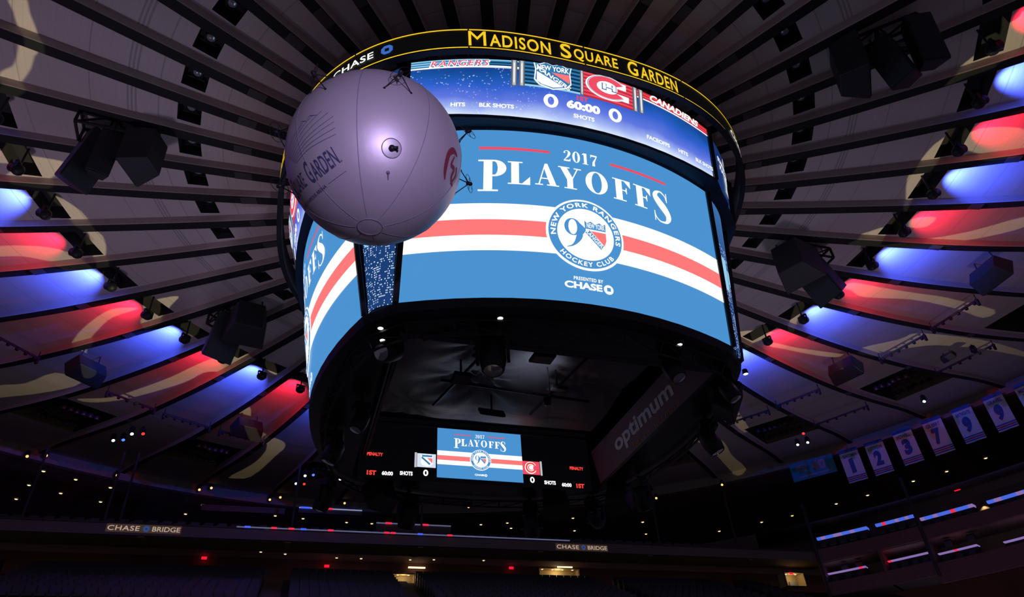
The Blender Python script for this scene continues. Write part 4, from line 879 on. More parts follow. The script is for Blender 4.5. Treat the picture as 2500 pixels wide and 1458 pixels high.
lamp_panel(-1.55, -2.55, 12.4, .3, .35, .62, .5, 'tilted dark floodlight hanging on the pipe in the middle of the underside')
lamp_panel(-1.95, -1.35, 12.4, .1, -.2, .5, .45, 'small dark lamp panel below the tilted one on the underside pipe')
lamp_panel(-.1, -2.8, 12.4, 0, .1, .6, .5, 'dark lamp panel right of the tilted one against the grey drape')
lamp_panel(.9, -1.2, 12.5, .1, .3, .5, .4, 'dark lamp panel near the optimum-side pipe on the underside'.replace('optimum', 'advert'))
lamp_panel(-.6, .4, 12.4, .1, .9, .8, .3, 'long dark lamp panel at the lower edge of the grey drape')
def spotlit(x, y, z, lab, s=.065):
    t = empty('work_lamp', (x, y, z), 0, lab, 'lamp'); mb = MB(); mb.lathe((0, 0, 0), [(s, .12), (s * 1.15, 0), (s, -.01)], 14); mb.build('housing', M_BLACK, t, True)
    mb = MB(); mb.lathe((0, 0, -.005), [(s, 0), (.005, -.02)], 14); mb.build('lens', L_WHITE, t)
spotlit(-2.0, -5.3, 11.68, 'small bright white work lamp under the middle of the scoreboard front rim')
spotlit(-4.5, -4.35, 11.68, 'bright white work lamp under the scoreboard left front corner, upper of two')
spotlit(-4.4, -4.0, 11.6, 'bright white work lamp under the scoreboard left front corner, lower of two')
spotlit(2.5, -5.2, 11.66, 'small white work lamp under the right part of the scoreboard front rim')
spotlit(4.85, -4.35, 11.62, 'small white work lamp at the scoreboard right front corner')
ld = bpy.data.lights.new('drape_glow', 'SPOT'); ld.energy = DRAPE_W; ld.color = (.72, .78, 1); ld.spot_size = 1.5; ld.spot_blend = 1; ld.shadow_soft_size = .12
t = empty('underside_uplight', (.4, -1.6, 11.9), 0, 'small black uplight hanging under the grey drape inside the scoreboard', 'uplight')
mb = MB(); mb.lathe((0, 0, 0), [(.02, -.2), (.1, -.18), (.12, 0), (.1, .02)], 14); mb.tube([(.1, 0, 0), (.1, 0, 1.0)], .02, 6); mb.build('housing', M_BLACK, t, True)
lo = bpy.data.objects.new('beam', ld); C.objects.link(lo); lo.parent = t; lo.location = (0, 0, .05); lo.rotation_euler = (PI - .35, 0, 0)

# ------------------------------------------------------------------ bowl, bridge, stands
M_BROWN = mat('fascia_brown', (0.15, 0.11, 0.11), 0.7, noise=.2, scale=.4); M_UNDER = mat('bridge_underside', (0.22, 0.14, 0.07), 0.7, noise=.2); M_TERR = mat('terrace_dark', (0.11, 0.09, 0.08), 0.8, noise=.4)
M_SEAT = mat('seat_dark', (0.06, 0.06, 0.075), 0.5, noise=.3, spec=.5); M_AISLE = mat('aisle_concrete', (0.30, 0.21, 0.15), 0.8); M_MAR = mat('suite_maroon', (0.20, 0.085, 0.10), 0.6, noise=.25); M_BEIGE = mat('suite_beige', (0.24, 0.19, 0.11), 0.7)
M_STEEL = mat('painted_post', (0.05, 0.042, 0.06), 0.6)
def slope(x0, x1, y0, z0, y1, z1, mb=None, mi=0):
    mb = mb or MB(); mb.add([(x0, y0, z0), (x1, y0, z0), (x1, y1, z1), (x0, y1, z1)], [(0, 1, 2, 3)], mi); return mb
struct('floor_stand', slope(-45, 45, 24.2, 12.1, 33.4, 16.05), M_TERR)
mb = MB()
for x0, x1, z0, z1 in ((-46, 1.55, 15.95, 17.85), (3.1, 12.75, 15.95, 17.85), (16.1, 46, 15.95, 17.85), (1.55, 3.1, 17.0, 17.85), (1.55, 3.1, 15.95, 16.3), (12.75, 16.1, 17.7, 17.85), (12.75, 16.1, 15.95, 16.85)): mb.box(((x0 + x1) / 2, 34.6, (z0 + z1) / 2), (x1 - x0, .2, z1 - z0))
struct('wall_stand', mb, M_WALL)
mb = slope(-45, 45, 28.3, 17.75, 44, 17.75); struct('ceiling_stand', mb, M_SOFF)
mb = ringwall(41.5, 17.9, 41.5, 19.3, 45, 200, 60); ringwall(41.5, 19.3, 62, 23.2, -20, 200, 80, mb); struct('floor_upper', mb, M_TERR)
struct('wall_upper', ringwall(62, 20, 62, 24.8, -20, 200, 80), M_WALLG)
for x in (-21.5, -6.6, 1.75, 17.0, 27.5):
    tag(slope(x - .6, x + .6, 24.2, 12.2, 33.4, 16.17).build('aisle_stairs', M_AISLE), 'pale concrete aisle between seat blocks, %s from the left' % ORD[(-21.5, -6.6, 1.75, 17.0, 27.5).index(x)], 'stairs')
# bridge
BR = empty('spectator_bridge', (0, 26, 16.4), 0, 'long dark bridge crossing behind the scoreboard with a small wall sign at each half', 'bridge')
mb = MB(); mb.box((-4.5, .1, .29), (75, .2, .6)); mb.build('fascia', M_BROWN, BR)
mb = MB(); mb.box((-4.5, 1.25, .06), (75, 2.1, .12)); 
for x in range(-38, 30, 8): mb.box((x, 1.2, -.02), (.35, 2.0, .12))
mb.build('underside', M_UNDER, BR)
mb = MB(); mb.box((-4.5, .08, .63), (75, .3, .07)); mb.build('handrail', M_STEEL, BR)
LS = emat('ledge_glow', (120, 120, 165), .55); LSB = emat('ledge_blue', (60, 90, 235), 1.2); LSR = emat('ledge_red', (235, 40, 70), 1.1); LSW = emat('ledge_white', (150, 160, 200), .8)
mb = MB(); mb.box((1.5, -.10, .66), (21, .06, .06)); mb.build('lit_strip', LS, BR)
for x, m in ((-8.4, LSB), (-6.9, LSR), (-5.9, LSR), (-5.2, LSB), (-3.6, LSR), (-.2, LSR), (.2, LSR), (1.9, LSB), (3.8, LSR)):
    mb = MB(); mb.box((x, -.14, .66), (.32, .06, .10)); mb.build('marker_lamp', m, BR)
M_SIGN = mat('sign_tan', (0.30, 0.19, 0.11), .6, emis=.05, ecol=(.6, .35, .2)); M_SIGNT = emat('sign_white', (185, 165, 150), .9); M_SIGNB = emat('sign_blue', (50, 90, 170), .6)
for i, (x0, x1, z0, z1) in enumerate(((-15.85, -11.95, 16.52, 16.98), (11.0, 14.75, 16.45, 16.88))):
    p = Pic(lambda x, y, off: Vector((x, -.01 - off, y - 16.4)), 9); p.add(rect(x0, z0, x1, z1), M_SIGN, 0); w, h = x1 - x0, z1 - z0
    p.add(fit_text('CHASE', x0 + w * .02, x0 + w * .44, z0 + h * .2, z1 - h * .2, bold=.01, space=1.1), M_SIGNT, 1); p.add(chase_mark(x0 + w * .53, (z0 + z1) / 2, h * .36), M_SIGNB, 1); p.add(fit_text('BRIDGE', x0 + w * .61, x0 + w * .985, z0 + h * .2, z1 - h * .2, bold=.01), M_SIGNT, 1)
    o = p.build('sign_panel', BR); o['label'] = 'tan sign panel with white and blue lettering'
for i, x in enumerate((-20.3, -16.2, -15.4, -5.9, 2.1, 19.1, 25.4)):
    mb = MB(); mb.tube([(x, 26.6, 17.0), (x, 26.6, 21.5 if x not in (2.1,) else 20)], .07, 8); tag(mb.build('hanging_rod', M_STEEL), 'thin vertical suspension rod rising from the bridge, %s from the left' % ORD[i], 'rod')
# seats
def seat_mesh():
    mb = MB(); mb.box((0, 0, .62), (.5, .09, .62), Matrix.Rotation(-.15, 3, 'X')); mb.box((0, -.22, .40), (.46, .40, .10), Matrix.Rotation(.1, 3, 'X')); mb.box((-.25, -.1, .3), (.05, .3, .6)); mb.box((.25, -.1, .3), (.05, .3, .6)); return mb
s0 = seat_mesh().build('stadium_seat', M_SEAT); cnt = 0; rest = MB(); sm = seat_mesh()
AIS = (-21.5, -6.6, 1.75, 17.0, 27.5); rows = []
for j in range(10):
    y = 32.7 - j * .86; z = 12.1 + (y - 24.2) * (3.95 / 9.2)
    x = -19.9
    xs = [(-26 + .56 * i) for i in range(102)]
    for x in xs:
        if min(abs(x - a) for a in AIS) < .85: continue
        rows.append((j, x, y, z))
first = True
for j, x, y, z in rows:
    if j <= 3 and -19 < x < 24 and cnt < 300:
        o = s0 if first else s0.copy()
        if not first: C.objects.link(o)
        first = False; o.location = (x, y, z); cnt += 1
        tag(o, 'dark folding stadium seat in the %s row from the top of the lower stand' % ORD[j], 'seat', 'lower stand seats, %s row from the top' % ORD[j])
    else: rest.add([(v[0] + x, v[1] + y, v[2] + z) for v in sm.v], sm.f)
tag(rest.build('stadium_seats', M_SEAT), 'remaining rows of dark folding seats lower down and at both ends of the stand', 'seat', kind='stuff')
s1 = None
for row, y in enumerate((27.0, 27.75)):
    for i in range(66):
        x = -24 + i * .78
        if s1 is None: s1 = seat_mesh().build('bridge_chair', M_SEAT); o = s1
        else: o = s1.copy(); C.objects.link(o)
        o.location = (x, y, 16.55 + row * .35); tag(o, 'dark chair on the bridge, %s row behind the rail' % ORD[row], 'chair', 'bridge chairs, %s row' % ORD[row])
# downlights over the concourse
DOTS = [(-24.1, 38.8), (-22.2, 40.1), (-25.7, 41.8), (-20.0, 41.4), (-23.8, 43.2), (-27.3, 45.0), (-21.2, 44.7), (-13.4, 44.3), (-12.7, 45.0), (-14.9, 46.7), (-7.5, 46.1), (-5.1, 46.5), (-1.2, 47.0), (1.1, 47.0), (11.3, 45.9), (13.7, 45.1), (14.5, 46.5), (17.3, 47.1), (19.6, 42.9), (21.1, 46.4), (23.1, 41.0), (25.2, 39.7), (27.0, 43.0), (29.0, 46.4), (36.5, 44.5), (39.5, 41.3), (41.6, 39.1), (44.6, 42.5), (46.0, 43.8), (42.7, 44.7), (44.0, 35.4), (45.6, 32.9), (47.5, 29.1), (48.9, 26.6), (50.1, 23.5), (47.4, 38.4), (49.0, 35.8), (50.7, 37.2), (51.3, 31.7), (53.2, 32.7), (52.5, 29.0), (54.5, 30.0), (54.0, 25.6), (56.0, 26.3)]
D2 = [(-7.7, 32.9), (-6.1, 33.2), (-2.6, 33.7), (-0.9, 33.7), (2.6, 33.6), (4.3, 33.4), (8.0, 33.2)]
d0 = None
def dot(x, y, z, lab, s=1.0):
    global d0
    if d0 is None:
        d0 = empty('soffit_downlight', (x, y, z)); mb = MB(); mb.lathe((0, 0, 0), [(.20, 0), (.22, -.05), (.17, -.06), (.16, -.02)], 16); mb.build('trim_ring', M_STEEL, d0, True)
        mb = MB(); mb.lathe((0, 0, -.03), [(.165, 0), (.1, -.05), (.01, -.07)], 16); mb.build('lamp_face', L_WARM, d0, True); freeze_kids(); t = d0
    else: t = copy_tree(d0); t.location = (x, y, z)
    t.scale = (s, s, s); tag(t, lab, 'downlight')
order = sorted(range(len(DOTS)), key=lambda i: math.atan2(DOTS[i][1], DOTS[i][0]), reverse=True)
NUM = ['%s' % o for o in ORD]
def ordinal(n): return ORD[n] if n < len(ORD) else ['twenty-fifth', 'twenty-sixth', 'twenty-seventh', 'twenty-eighth', 'twenty-ninth', 'thirtieth', 'thirty-first', 'thirty-second', 'thirty-third', 'thirty-fourth', 'thirty-fifth', 'thirty-sixth', 'thirty-seventh', 'thirty-eighth', 'thirty-ninth', 'fortieth', 'forty-first', 'forty-second', 'forty-third', 'forty-fourth'][n - 24]
for n, i in enumerate(order):
    x, y = DOTS[i]
    if n < 22: dot(x, y, 24.79, 'small warm downlight in the concourse soffit, %s from the left' % ORD[n], .8)
    else: dot(x, y, 24.79, 'small warm downlight in the right soffit, %s from the right end' % ORD[len(order) - 1 - n], .9)
for i, (x, y) in enumerate(D2): dot(x, y, 17.74, 'small warm downlight under the bridge level, %s from the left' % ORD[i], .6)
# lit doorways, tubes and exit signs behind the lower stand
M_LIT = mat('lit_corridor', (0.55, 0.42, 0.22), .7)
def doorway(x0, x1, y, z0, z1, lab, e=9, sign=None):
    t = empty('lit_doorway', ((x0 + x1) / 2, y, z0), 0, lab, 'doorway'); w, h = x1 - x0, z1 - z0
    mb = MB(); a = w / 2
    mb.box((0, .03, h + .04), (w + .2, .06, .08)); mb.box((-a - .04, .03, h / 2), (.08, .06, h)); mb.box((a + .04, .03, h / 2), (.08, .06, h)); mb.build('frame', M_BROWN, t)
    mb = MB(); mb.add([(-a, .0, 0), (a, 0, 0), (a, .9, 0), (-a, .9, 0), (-a, 0, h), (a, 0, h), (a, .9, h), (-a, .9, h)], [(0, 1, 2, 3), (4, 5, 6, 7), (2, 3, 7, 6), (0, 3, 7, 4), (1, 2, 6, 5)]); mb.build('corridor', M_LIT, t)
    n = max(2, int(w / .7))
    for i in range(n):
        mb = MB(); mb.lathe((-a + w * (i + .5) / n, .45, h - .02), [(.09, 0), (.01, -.03)], 12); mb.build('corridor_lamp', L_FLUO, t)
    mb = MB(); mb.box((a * .3, .8, h * .28), (w * .35, .1, h * .45)); mb.build('kiosk', mat('kiosk_grey', (.3, .32, .4), .5), t)
    ld = bpy.data.lights.new('corridor_glow', 'POINT'); ld.energy = e; ld.color = (1, .78, .42); ld.shadow_soft_size = .15
    lo = bpy.data.objects.new('glow', ld); C.objects.link(lo); lo.parent = t; lo.location = (0, .35, h * .75)
doorway(1.55, 3.1, 34.45 - .02, 16.3, 17.0, 'small warmly lit doorway above the stand aisle, left of the two', 8)
doorway(12.75, 16.1, 34.43, 16.85, 17.7, 'wide warmly lit concession opening behind the lower stand', 16)
doorway(30.0, 31.7, 28.0, 15.1, 16.05, 'dim lit doorway with a red exit light left of the suites', 7)
for x, z, lab in ((3.2, 17.35, 'glowing white tube light above the small lit doorway'), (14.8, 17.72, 'glowing tube light above the wide lit opening')):
    mb = MB(); mb.box((x, 34.2, z), (1.25, .1, .10)); tag(mb.build('tube_light', L_FLUO), lab, 'tube light')
for i, (x, z) in enumerate(((-11.3, 17.55), (-3.2, 17.25), (10.4, 17.5))):
    mb = MB(); mb.box((x, 34.1, z), (.34, .08, .17)); o = mb.build('exit_sign', L_EXIT); tag(o, 'small red glowing exit sign under the bridge, %s from the left' % ORD[i], 'exit sign')
mb = MB(); mb.box((30.5, 27.9, 15.95), (.3, .06, .14)); tag(mb.build('exit_sign', L_EXIT), 'small red glowing exit sign over the doorway left of the suites', 'exit sign')
mb = MB(); mb.box(tuple(cylp(26.1, 45.5, 20.1)), (.12, .40, .2), Matrix.Rotation(math.radians(26), 3, 'Z')); tag(mb.build('exit_sign', L_EXIT), 'small red glowing exit sign below the banners at the right', 'exit sign')
# parapets with coloured light strips
def parapet(x0, x1, y, z0, z1, lab, spots, glow=LS):
    t = empty('lit_parapet', ((x0 + x1) / 2, y, z0), 0, lab, 'parapet'); w = x1 - x0
    mb = MB(); mb.box((0, 0, (z1 - z0) / 2), (w, .15, z1 - z0)); mb.build('panel', M_BROWN, t)
    mb = MB(); mb.box((0, -.08, z1 - z0 + .02), (w, .10, .07)); mb.build('lit_strip', glow, t)
    for f, m in spots: mb = MB(); mb.box((-w / 2 + w * f, -.13, z1 - z0 + .02), (.45, .05, .12)); mb.build('marker_lamp', m, t)
parapet(-5.6, -.9, 36, 21.6, 21.95, 'upper parapet with a blue and red light strip left of the centre', ((.07, LSB), (.13, LSB), (.48, LSR)), LSW)
parapet(-12.5, -6.6, 36.5, 21.6, 21.95, 'dim upper parapet left of the blue-lit one', (), mat('dim_ledge', (.16, .13, .16), .6))
parapet(-.3, 5.0, 31, 18.35, 19.35, 'dark box parapet with red and blue marker lights behind the bridge', ((.16, LSR), (.42, LSB), (.65, LSR)))
parapet(-5.2, 1.2, 34.0, 16.1, 16.55, 'lower parapet with dim light strip below the bridge', ((.02, LSB), (.15, LSR), (.35, L_FLUO), (.7, L_FLUO)))
parapet(-16.5, -6.9, 34.0, 16.2, 16.75, 'dark reddish parapet below the bridge at the left', (), mat('dim_ledge', (.16, .13, .16), .6))

# suites on the curved right end
def arcbox(mb, az0, az1, r0, r1, z0, z1, n=8, mi=0):
    for i in range(n):
        a, b = az0 + (az1 - az0) * i / n, az0 + (az1 - az0) * (i + 1) / n
        mb.hexa([cylp(a, r0, z0), cylp(b, r0, z0), cylp(b, r1, z0), cylp(a, r1, z0), cylp(a, r0, z1), cylp(b, r0, z1), cylp(b, r1, z1), cylp(a, r1, z1)], mi)
    return mb
SU = empty('suite_tiers', (0, 0, 0), 0, 'two curved tiers of dark maroon spectator suites at the right end', 'suites')
mb = MB(); arcbox(mb, 29.2, 39.3, 41, 41.25, 16.25, 17.15); arcbox(mb, 8, 29.2, 41, 41.25, 16.2, 17.05); mb.build('upper_fascia', M_MAR, SU)
mb = MB(); arcbox(mb, 29.2, 39.3, 41, 41.25, 13.9, 14.8); arcbox(mb, 8, 29.2, 41, 41.25, 13.35, 14.6); mb.build('lower_fascia', M_MAR, SU)
mb = MB(); arcbox(mb, 8, 39.3, 44.3, 44.5, 14, 17.4); mb.build('lower_back_wall', M_BEIGE, SU)
mb = MB(); arcbox(mb, 8, 39.3, 41.25, 44.4, 16.2, 16.3); mb.build('lower_soffit', M_BEIGE, SU)
mb = MB(); arcbox(mb, 8, 39.3, 41.25, 44.4, 14.0, 14.1); arcbox(mb, 8, 39.3, 41.25, 47, 17.0, 17.05); mb.build('tier_floor', M_TERR, SU)
mb = MB(); arcbox(mb, 8, 39.3, 46.5, 46.7, 17, 19.6); mb.build('upper_back_wall', mat('suite_wall', (.16, .12, .09), .7), SU)
mb = MB()
for a in (39.25, 29.2, 33.5): 
    mb.hexa([cylp(a - .12, 41, 14), cylp(a + .12, 41, 14), cylp(a + .12, 44.4, 14), cylp(a - .12, 44.4, 14), cylp(a - .12, 41, 16.3), cylp(a + .12, 41, 16.3), cylp(a + .12, 44.4, 16.3), cylp(a - .12, 44.4, 16.3)])
mb.build('divider', M_MAR, SU)
L2 = emat('suite_ledge_blue_reflection', (72, 105, 225), .95); L3 = emat('suite_ledge_lilac_reflection', (150, 120, 190), .8)  # emission stands in for coloured light reflected off the suite ledges
segs = [(39.0, 33.95, 17.95, 'upper'), (33.1, 29.3, 17.95, 'upper'), (29.0, 24.2, 17.6, 'upper'), (23.0, 15.5, 17.5, 'upper'), (39.0, 35.3, 15.45, 'lower'), (33.2, 29.35, 15.45, 'lower'), (28.7, 25.3, 15.2, 'lower'), (23.2, 17, 14.95, 'lower')]
cnt_ = {'upper': 0, 'lower': 0}
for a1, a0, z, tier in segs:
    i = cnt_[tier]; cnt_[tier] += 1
    t = empty('suite_counter', (0, 0, 0), 0, 'counter with a painted reflected-light strip in the %s suite tier, %s from the left' % (tier, ORD[i]), 'counter')
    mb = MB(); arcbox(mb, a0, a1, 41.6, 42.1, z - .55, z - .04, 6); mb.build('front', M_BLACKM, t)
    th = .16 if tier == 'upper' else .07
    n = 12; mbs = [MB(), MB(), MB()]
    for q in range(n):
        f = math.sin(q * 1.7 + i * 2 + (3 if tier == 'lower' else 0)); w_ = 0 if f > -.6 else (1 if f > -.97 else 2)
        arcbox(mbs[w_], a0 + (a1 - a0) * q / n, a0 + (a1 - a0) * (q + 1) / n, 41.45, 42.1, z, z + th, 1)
    for b_, m, nm in zip(mbs, (L2 if tier == 'upper' else L3, L3, LSR), ('lit_strip', 'lit_strip', 'lit_strip')):
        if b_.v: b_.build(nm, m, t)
    # stools in front
    k = int((a1 - a0) / .95)
    for q in range(k):
        a = a0 + (a1 - a0) * (q + .5) / k; o = s1.copy(); C.objects.link(o); o.location = cylp(a, 41.85, z - .98 if tier == 'upper' else z - 1.0); o.scale = (.8, .8, .8); o.rotation_euler = (0, 0, math.radians(a) - PI / 2)
        o.name = 'suite_stool'; o.location = cylp(a, 41.36, z - .98); tag(o, 'dark stool at the %s counter from the left, %s suite tier' % (ORD[i], tier), 'stool', 'stools at the %s counter of the %s suites' % (ORD[i], tier))
for i, az in enumerate((29.1, 39.3)):
    mb = MB(); mb.tube([cylp(az, 40.95, 13.8), cylp(az, 40.95, 20.6)], .11, 10); tag(mb.build('suite_post', M_STEEL), 'tall thin post in front of the suites, %s one' % ('right' if i == 0 else 'left'), 'post')
for i, az in enumerate((38.2, 27.7, 24.9, 21.0)):
    p_ = cylp(az, 46.4, 18.85); t = empty('wall_downlight', p_, math.radians(az), 'small warm wall lamp glowing behind the upper suites, %s from the left' % ORD[i], 'wall lamp')
    mb = MB(); mb.lathe((0, 0, 0), [(.07, .12), (.09, 0), (.01, 0)], 12); mb.build('shade', M_BLACK, t, True)
    ld = bpy.data.lights.new('wall_glow', 'SPOT'); ld.energy = 35; ld.color = (1, .72, .35); ld.spot_size = 1.7; ld.spot_blend = .6; ld.shadow_soft_size = .03
    lo = bpy.data.objects.new('glow', ld); C.objects.link(lo); lo.parent = t; lo.location = (-.12, 0, -.03); lo.rotation_euler = Vector((.35, 0, -1)).to_track_quat('-Z', 'Y').to_euler()
for i, (az, z) in enumerate(((37.3, 16.0), (35.9, 16.0), (27.6, 16.05), (25.6, 16.05))):
    speaker(cylp(az, 41.9, z - .2), math.radians(az) + PI, .4, .5, .35, .4, 'small black box speaker under the lower suite ceiling, %s from the left' % ORD[i], .9, hang=.02)
# retired-number banners
M_BW = mat('banner_white', (0.90, 0.86, 0.98), .8, noise=.06); M_BB = mat('banner_blue', (0.05, 0.16, 0.55), .8); M_BRD = mat('banner_red', (0.55, 0.06, 0.12), .8); M_BT = mat('banner_teal', (0.05, 0.36, 0.60), .8); M_BPK = mat('banner_pink', (.55, .35, .5), .8)
def banner(a1, a0, z1, z0, name, num, i, word):
    r = 43.0; am = (a0 + a1) / 2; t = empty('number_banner', cylp(am, r, z0), math.radians(am) - PI / 2, 'white hockey banner number %s under the rim, %s from the left' % (word, ORD[i]), 'banner')
    w = 2 * r * math.tan(math.radians(abs(a1 - a0)) / 2); h = z1 - z0
    mb = MB(); n = 8; vs_ = []
    for off in (0, .02):
        for k in range(n + 1):
            x = -w / 2 + w * k / n; d = .03 * math.sin(k * 1.3 + i)
            vs_ += [(x, d + off, 0), (x, d * .3 + off, h)]
    m_ = 2 * (n + 1)
    mb.add(vs_, [(2 * k, 2 * k + 2, 2 * k + 3, 2 * k + 1) for k in range(n)] + [(m_ + 2 * k, m_ + 2 * k + 2, m_ + 2 * k + 3, m_ + 2 * k + 1) for k in range(n)])
    mb.build('cloth', M_BW, t)
    p = Pic(lambda x, y, off: Vector((x, -.035 - off * .5, y)), 9)
    p.add(rect(-w / 2, h * .9, w / 2, h), M_BB, 0)
    for y0, y1, m in ((.03, .065, M_BB), (.085, .12, M_BRD), (.14, .175, M_BB)): p.add(rect(-w / 2, h * y0, w / 2, h * y1), m, 0)
    p.add(fit_text(name, -w * .36, w * .36, h * .74, h * .84, bold=.02), M_BB, 0)
    hwid = w * (.19 if num != '1' else .1)
    p.add(fit_text(num, -hwid - .05, hwid - .05, h * .255, h * .685, bold=.06), M_BRD, 0); p.add(fit_text(num, -hwid, hwid, h * .27, h * .70, bold=.05), M_BB, 1)
    p.build('lettering', t)
BN = [(34.48, 32.54, 24.55, 21.9, 'GIACOMIN', '1', 'one'), (31.78, 29.92, 24.55, 21.9, 'LEETCH', '2', 'two'), (28.82, 26.95, 24.75, 22.0, 'HOWELL', '3', 'three'), (25.84, 24.0, 24.8, 22.0, 'GILBERT', '7', 'seven'), (22.92, 21.1, 24.8, 22.1, 'BATHGATE', '9', 'nine'), (19.96, 18.2, 24.8, 22.1, 'GRAVES', '9', 'nine'), (17.13, 15.4, 24.75, 22.1, 'MESSIER', '11', 'cut off at the edge')]
for i, (a, b, z1, z0, nm, num, wd) in enumerate(BN): banner(a, b, z1, z0, nm, num, i, wd)
t = empty('concert_banner', cylp(37.5, 43, 23.1), math.radians(37.5) - PI / 2, 'wide blue concert banner with a pale 40 left of the white number banners', 'banner')
mb = MB(); mb.box((0, 0, .75), (3.5, .03, 1.5)); mb.build('cloth', M_BT, t)
p = Pic(lambda x, y, off: Vector((x, -.03 - off * .5, y)), 9); p.add(fit_text('BILLY', -1.25, -.3, .95, 1.25, bold=.03) + fit_text('JOEL', -1.0, -.3, .55, .85, bold=.03) + fit_text('40', -.1, 1.1, .5, 1.3, bold=.06), M_BPK, 1); p.add(rect(-1.2, .2, 1.4, .3), M_BPK, 1); p.build('lettering', t)

# ------------------------------------------------------------------ helium sphere drone
BC = Vector((-5.25, -8.84, 12.105)); BR_ = 1.49
BA = empty('sphere_blimp', BC, 0, 'lilac-grey inflated sphere floating in front of the scoreboard', 'blimp')
nF = (CAM - BC).normalized(); bx = RT - nF * RT.dot(nF); bx.normalize(); by = nF.cross(bx)
def bd(dx, dy):
    """unit direction on the sphere seen at disc offset (dx right, dy up)"""
    q = math.hypot(dx, dy)
    if q > 1: dx, dy = dx / q, dy / q; q = 1
    return (bx * dx + by * dy + nF * math.sqrt(max(0, 1 - q * q))).normalized()
M_BAL = mat('sphere_skin', (0.60, 0.54, 0.62), 0.46, 0.45, noise=0.04, scale=1.5, bump=.04, bscale=6, spec=.5)
M_SEAM = mat('sphere_seam', (0.20, 0.18, 0.24), .6); M_INK = mat('print_navy', (0.05, 0.06, 0.14), .6); M_INKR = mat('print_dark_red', (0.22, 0.03, 0.05), .6); M_PATCH = mat('sphere_patch', (0.42, 0.39, 0.44), .35, .2)
pole = bd(-.085, -.72); e1 = (by - pole * by.dot(pole)).normalized(); e2 = pole.cross(e1)
Rp = Matrix((e1, e2, pole)).transposed()
mb = MB(); mb.ball((0, 0, 0), BR_, 96, R=Rp); mb.build('skin', M_BAL, BA, True)
mb = MB()
for k in range(8):
    a = k * PI / 4 + .06; d = e1 * math.cos(a) + e2 * math.sin(a)
    mb.tube([(pole * math.cos(t) + d * math.sin(t)) * (BR_ + .001) for t in [.16 + (PI - .32) * i / 60 for i in range(61)]], .0055, 6)
mb.build('seam', M_SEAM, BA, True)
def cap(d, rad, name, m, lift=.004, ring=True):
    a = d.cross(Vector((0, 0, 1))).normalized(); b = d.cross(a); mb = MB(); n = 28; rows = 4; vs_ = [d * (BR_ + lift)]
    for j in range(1, rows + 1):
        t = rad * j / rows; vs_ += [(d * math.cos(t) + (a * math.cos(2 * PI * k / n) + b * math.sin(2 * PI * k / n)) * math.sin(t)) * (BR_ + lift) for k in range(n)]
    fs = [(0, 1 + k, 1 + (k + 1) % n) for k in range(n)] + [(1 + (j - 1) * n + k, 1 + j * n + k, 1 + j * n + (k + 1) % n, 1 + (j - 1) * n + (k + 1) % n) for j in range(1, rows) for k in range(n)]
    mb.add(vs_, fs); o = mb.build(name, m, BA, True)
    if ring:
        mb = MB(); mb.tube([(d * math.cos(rad) + (a * math.cos(2 * PI * k / 40) + b * math.sin(2 * PI * k / 40)) * math.sin(rad)) * (BR_ + lift + .002) for k in range(41)], .007, 6); mb.build(name + '_rim', M_SEAM, o, True)
    return o
cap(pole, .135, 'end_cap', M_BAL)
pt = cap(bd(.17, .115), .10, 'valve_patch', M_PATCH); pd = bd(.17, .115)
mb = MB(); mb.ball(pd * (BR_ + .03), .05, 12); mb.box(pd * (BR_ + .05) + bx * .04, (.10, .05, .04), Matrix((bx, by, nF)).transposed()); mb.tube([pd * (BR_ + .03) + bx * .05, pd * (BR_ + .03) + bx * .09 - by * .05], .012); mb.build('valve', M_BLACK, pt, True)
d = bd(.125, -.13); mb = MB(); mb.ball(d * BR_, .03, 12); mb.tube([d * (BR_ + .02), d * (BR_ + .02) - by * .1], [.014, .004], 8); mb.build('tie_loop', M_SEAM, BA, True)
# printing: strip along a great circle
def strip_fn(p0, p1):
    """x = angle along the circle from p0 towards p1, y = angle above it"""
    ax = p0.cross(p1).normalized(); t = ax.cross(p0)
    def g(x, y, off):
        v = p0 * math.cos(x) + t * math.sin(x); return (v * math.cos(y) + ax * math.sin(y)) * (BR_ + .003 + off * .15)
    return g
P0, P1 = bd(-.835, -.44), bd(-.33, -.02); span = math.acos(max(-1, min(1, P0.dot(P1))))
p = Pic(strip_fn(P0, P1), .05)
def bt(t, a, b, y0, y1, m=M_INK, **k): p.add(fit_text(t, span * a, span * b, y0, y1, **k), m, 1)
bt('S', 0, .07, 0, .245, bold=.01); bt('QUARE', .085, .42, 0, .19, bold=.0); bt('G', .50, .585, 0, .245, bold=.01); bt('ARDEN', .60, .98, 0, .19, bold=.01); bt('®', .985, 1.01, 0, .02)
bt('M', -.62, -.53, 0, .245); bt('ADISON', -.51, -.08, 0, .19)
bt("THE WORLD'S MOST FAMOUS ARENA", -.35, .66, -.115, -.075)
p.add(rect(span * .70, -.10, span * .98, -.096), M_INK, 1)
for k, (ex, ey) in enumerate(((.52, .61), (.72, .64), (.92, .64), (1.07, .61), (1.14, .54), (1.175, .46), (1.15, .40), (1.127, .334), (1.10, .27))):
    sx_, sy_ = .22 + .022 * k, .44 - .018 * k
    p.add(stroke(smooth_pts([(span * sx_, sy_, .006), (span * (sx_ * .55 + ex * .45), sy_ * .5 + ey * .5 + .035, .005), (span * ex, ey, .004)], 8)), M_INK, 1)
p.add(stroke([(span * .62, .62, .004), (span * .70, .67, .007), (span * .78, .63, .005), (span * .86, .66, .007), (span * .98, .60, .005)]), M_INK, 1)
p.build('print_lettering', BA)
q0 = bd(.84, -.12); q1 = bd(.97, -.12)
g2 = strip_fn(q0, bd(.84, .3)); p = Pic(lambda x, y, off: g2(x, -y, off), .05)
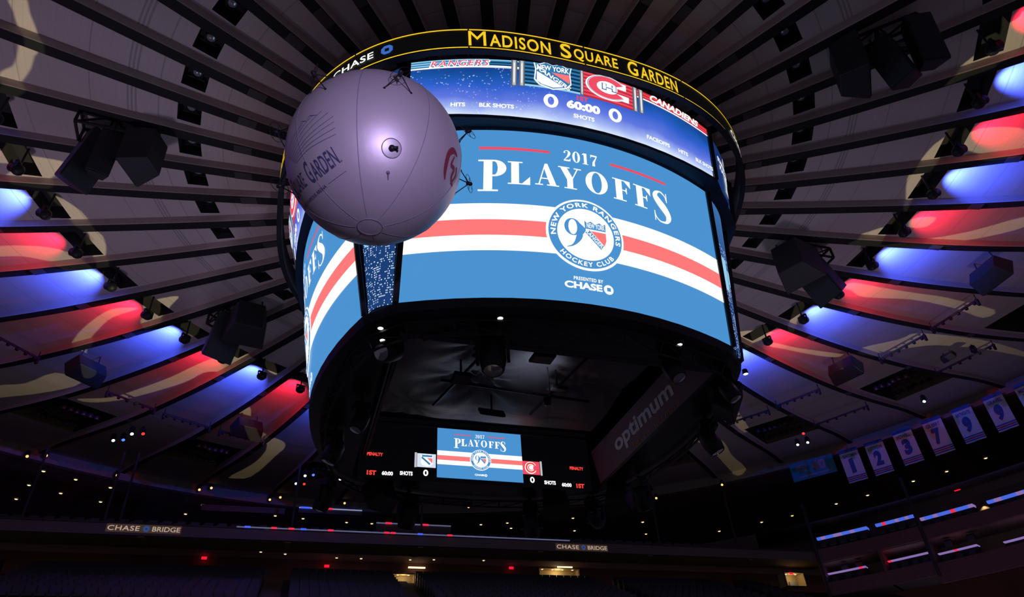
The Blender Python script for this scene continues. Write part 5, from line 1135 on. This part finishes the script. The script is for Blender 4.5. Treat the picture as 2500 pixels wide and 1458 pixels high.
p.add(stroke(smooth_pts([(.17, .10, .02), (.22, .0, .07), (.16, -.12, .07), (.0, -.16, .06), (-.12, -.13, .02)])) + stroke(smooth_pts([(.16, .02, .02), (.06, -.05, .04), (.02, .03, .05), (-.08, .0, .04), (-.17, .09, .02)])) + stroke([(.05, .10, .04), (-.04, .12, .05), (-.15, .02, .03)]), M_INKR, 1)
p.build('print_emblem', BA)
# thrusters with wire guards
def thruster(dx, dy, i, far=0):
    d = bd(dx, dy) if not far else (bx * dx + by * dy - nF * far).normalized()
    a = d.cross(Vector((0, 0, 1))).normalized(); b = d.cross(a)
    t = bpy.data.objects.new('thruster', None); C.objects.link(t); t.parent = BA; t.empty_display_size = .1
    c = d * (BR_ + .21); mb = MB()
    for k in range(3):
        an = 2 * PI * k / 3 + i * .7; foot = (d * math.cos(.17) + (a * math.cos(an) + b * math.sin(an)) * math.sin(.17)) * BR_
        mb.tube([c, foot], .009, 6); mb.ball(foot, .022, 8)
    mb.build('leg', M_BLACK, t)
    mb = MB(); mb.lathe(c - d * .05, [(.005, 0), (.035, 0), (.035, .09), (.015, .11)], 12, Matrix((a, b, d)).transposed() if a.cross(b).dot(d) > 0 else Matrix((b, a, d)).transposed()); mb.build('motor', M_BLACK, t, True)
    mb = MB(); tilt = (a * .6 + d * .8).normalized(); u = tilt.cross(b).normalized(); 
    mb.tube([c + (b * math.cos(2 * PI * k / 30) + u * math.sin(2 * PI * k / 30)) * .17 for k in range(31)], .0045, 5)
    for k in range(4): an = PI * k / 2; mb.tube([c, c + (b * math.cos(an) + u * math.sin(an)) * .17], .003, 5)
    mb.build('guard', M_BLACK, t)
    mb = MB(); mb.bar(c - b * .13, c + b * .13, .02, .006); mb.build('propeller', M_BLACK, t)
for i, (x, y, f_) in enumerate(((-.53, .784, 0), (.258, .78, 0), (1.0, .30, 0), (.97, -.25, .05), (-.96, .27, .1), (-.95, -.26, .1))): thruster(x, y, i, f_)
# follow spot near the camera that lights the sphere violet
SP = Vector((-4.2, -20.5, 6.0))
t = empty('follow_spot', SP, 0, 'violet follow spot on a stand behind the viewer', 'spotlight')
mb = MB(); dv = (BC - SP).normalized(); mb.tube([-dv * .35, dv * .0], [.12, .14], 14, cap=False); mb.tube([(0, 0, -.1), (0, 0, -6.0)], .04); mb.build('body', M_BLACK, t)
mb = MB()
for k in range(3): mb.tube([(0, 0, -5.2), (.6 * math.cos(2.1 * k), .6 * math.sin(2.1 * k), -6.0)], .025)
mb.build('tripod', M_BLACK, t)
ld = bpy.data.lights.new('follow_beam', 'SPOT'); ld.energy = BALL_W; ld.color = (.70, .57, 1.0); ld.spot_size = math.radians(17); ld.spot_blend = .5; ld.shadow_soft_size = .25
lo = bpy.data.objects.new('beam', ld); C.objects.link(lo); lo.parent = t; lo.location = dv * .05; lo.rotation_euler = dv.to_track_quat('-Z', 'Y').to_euler()
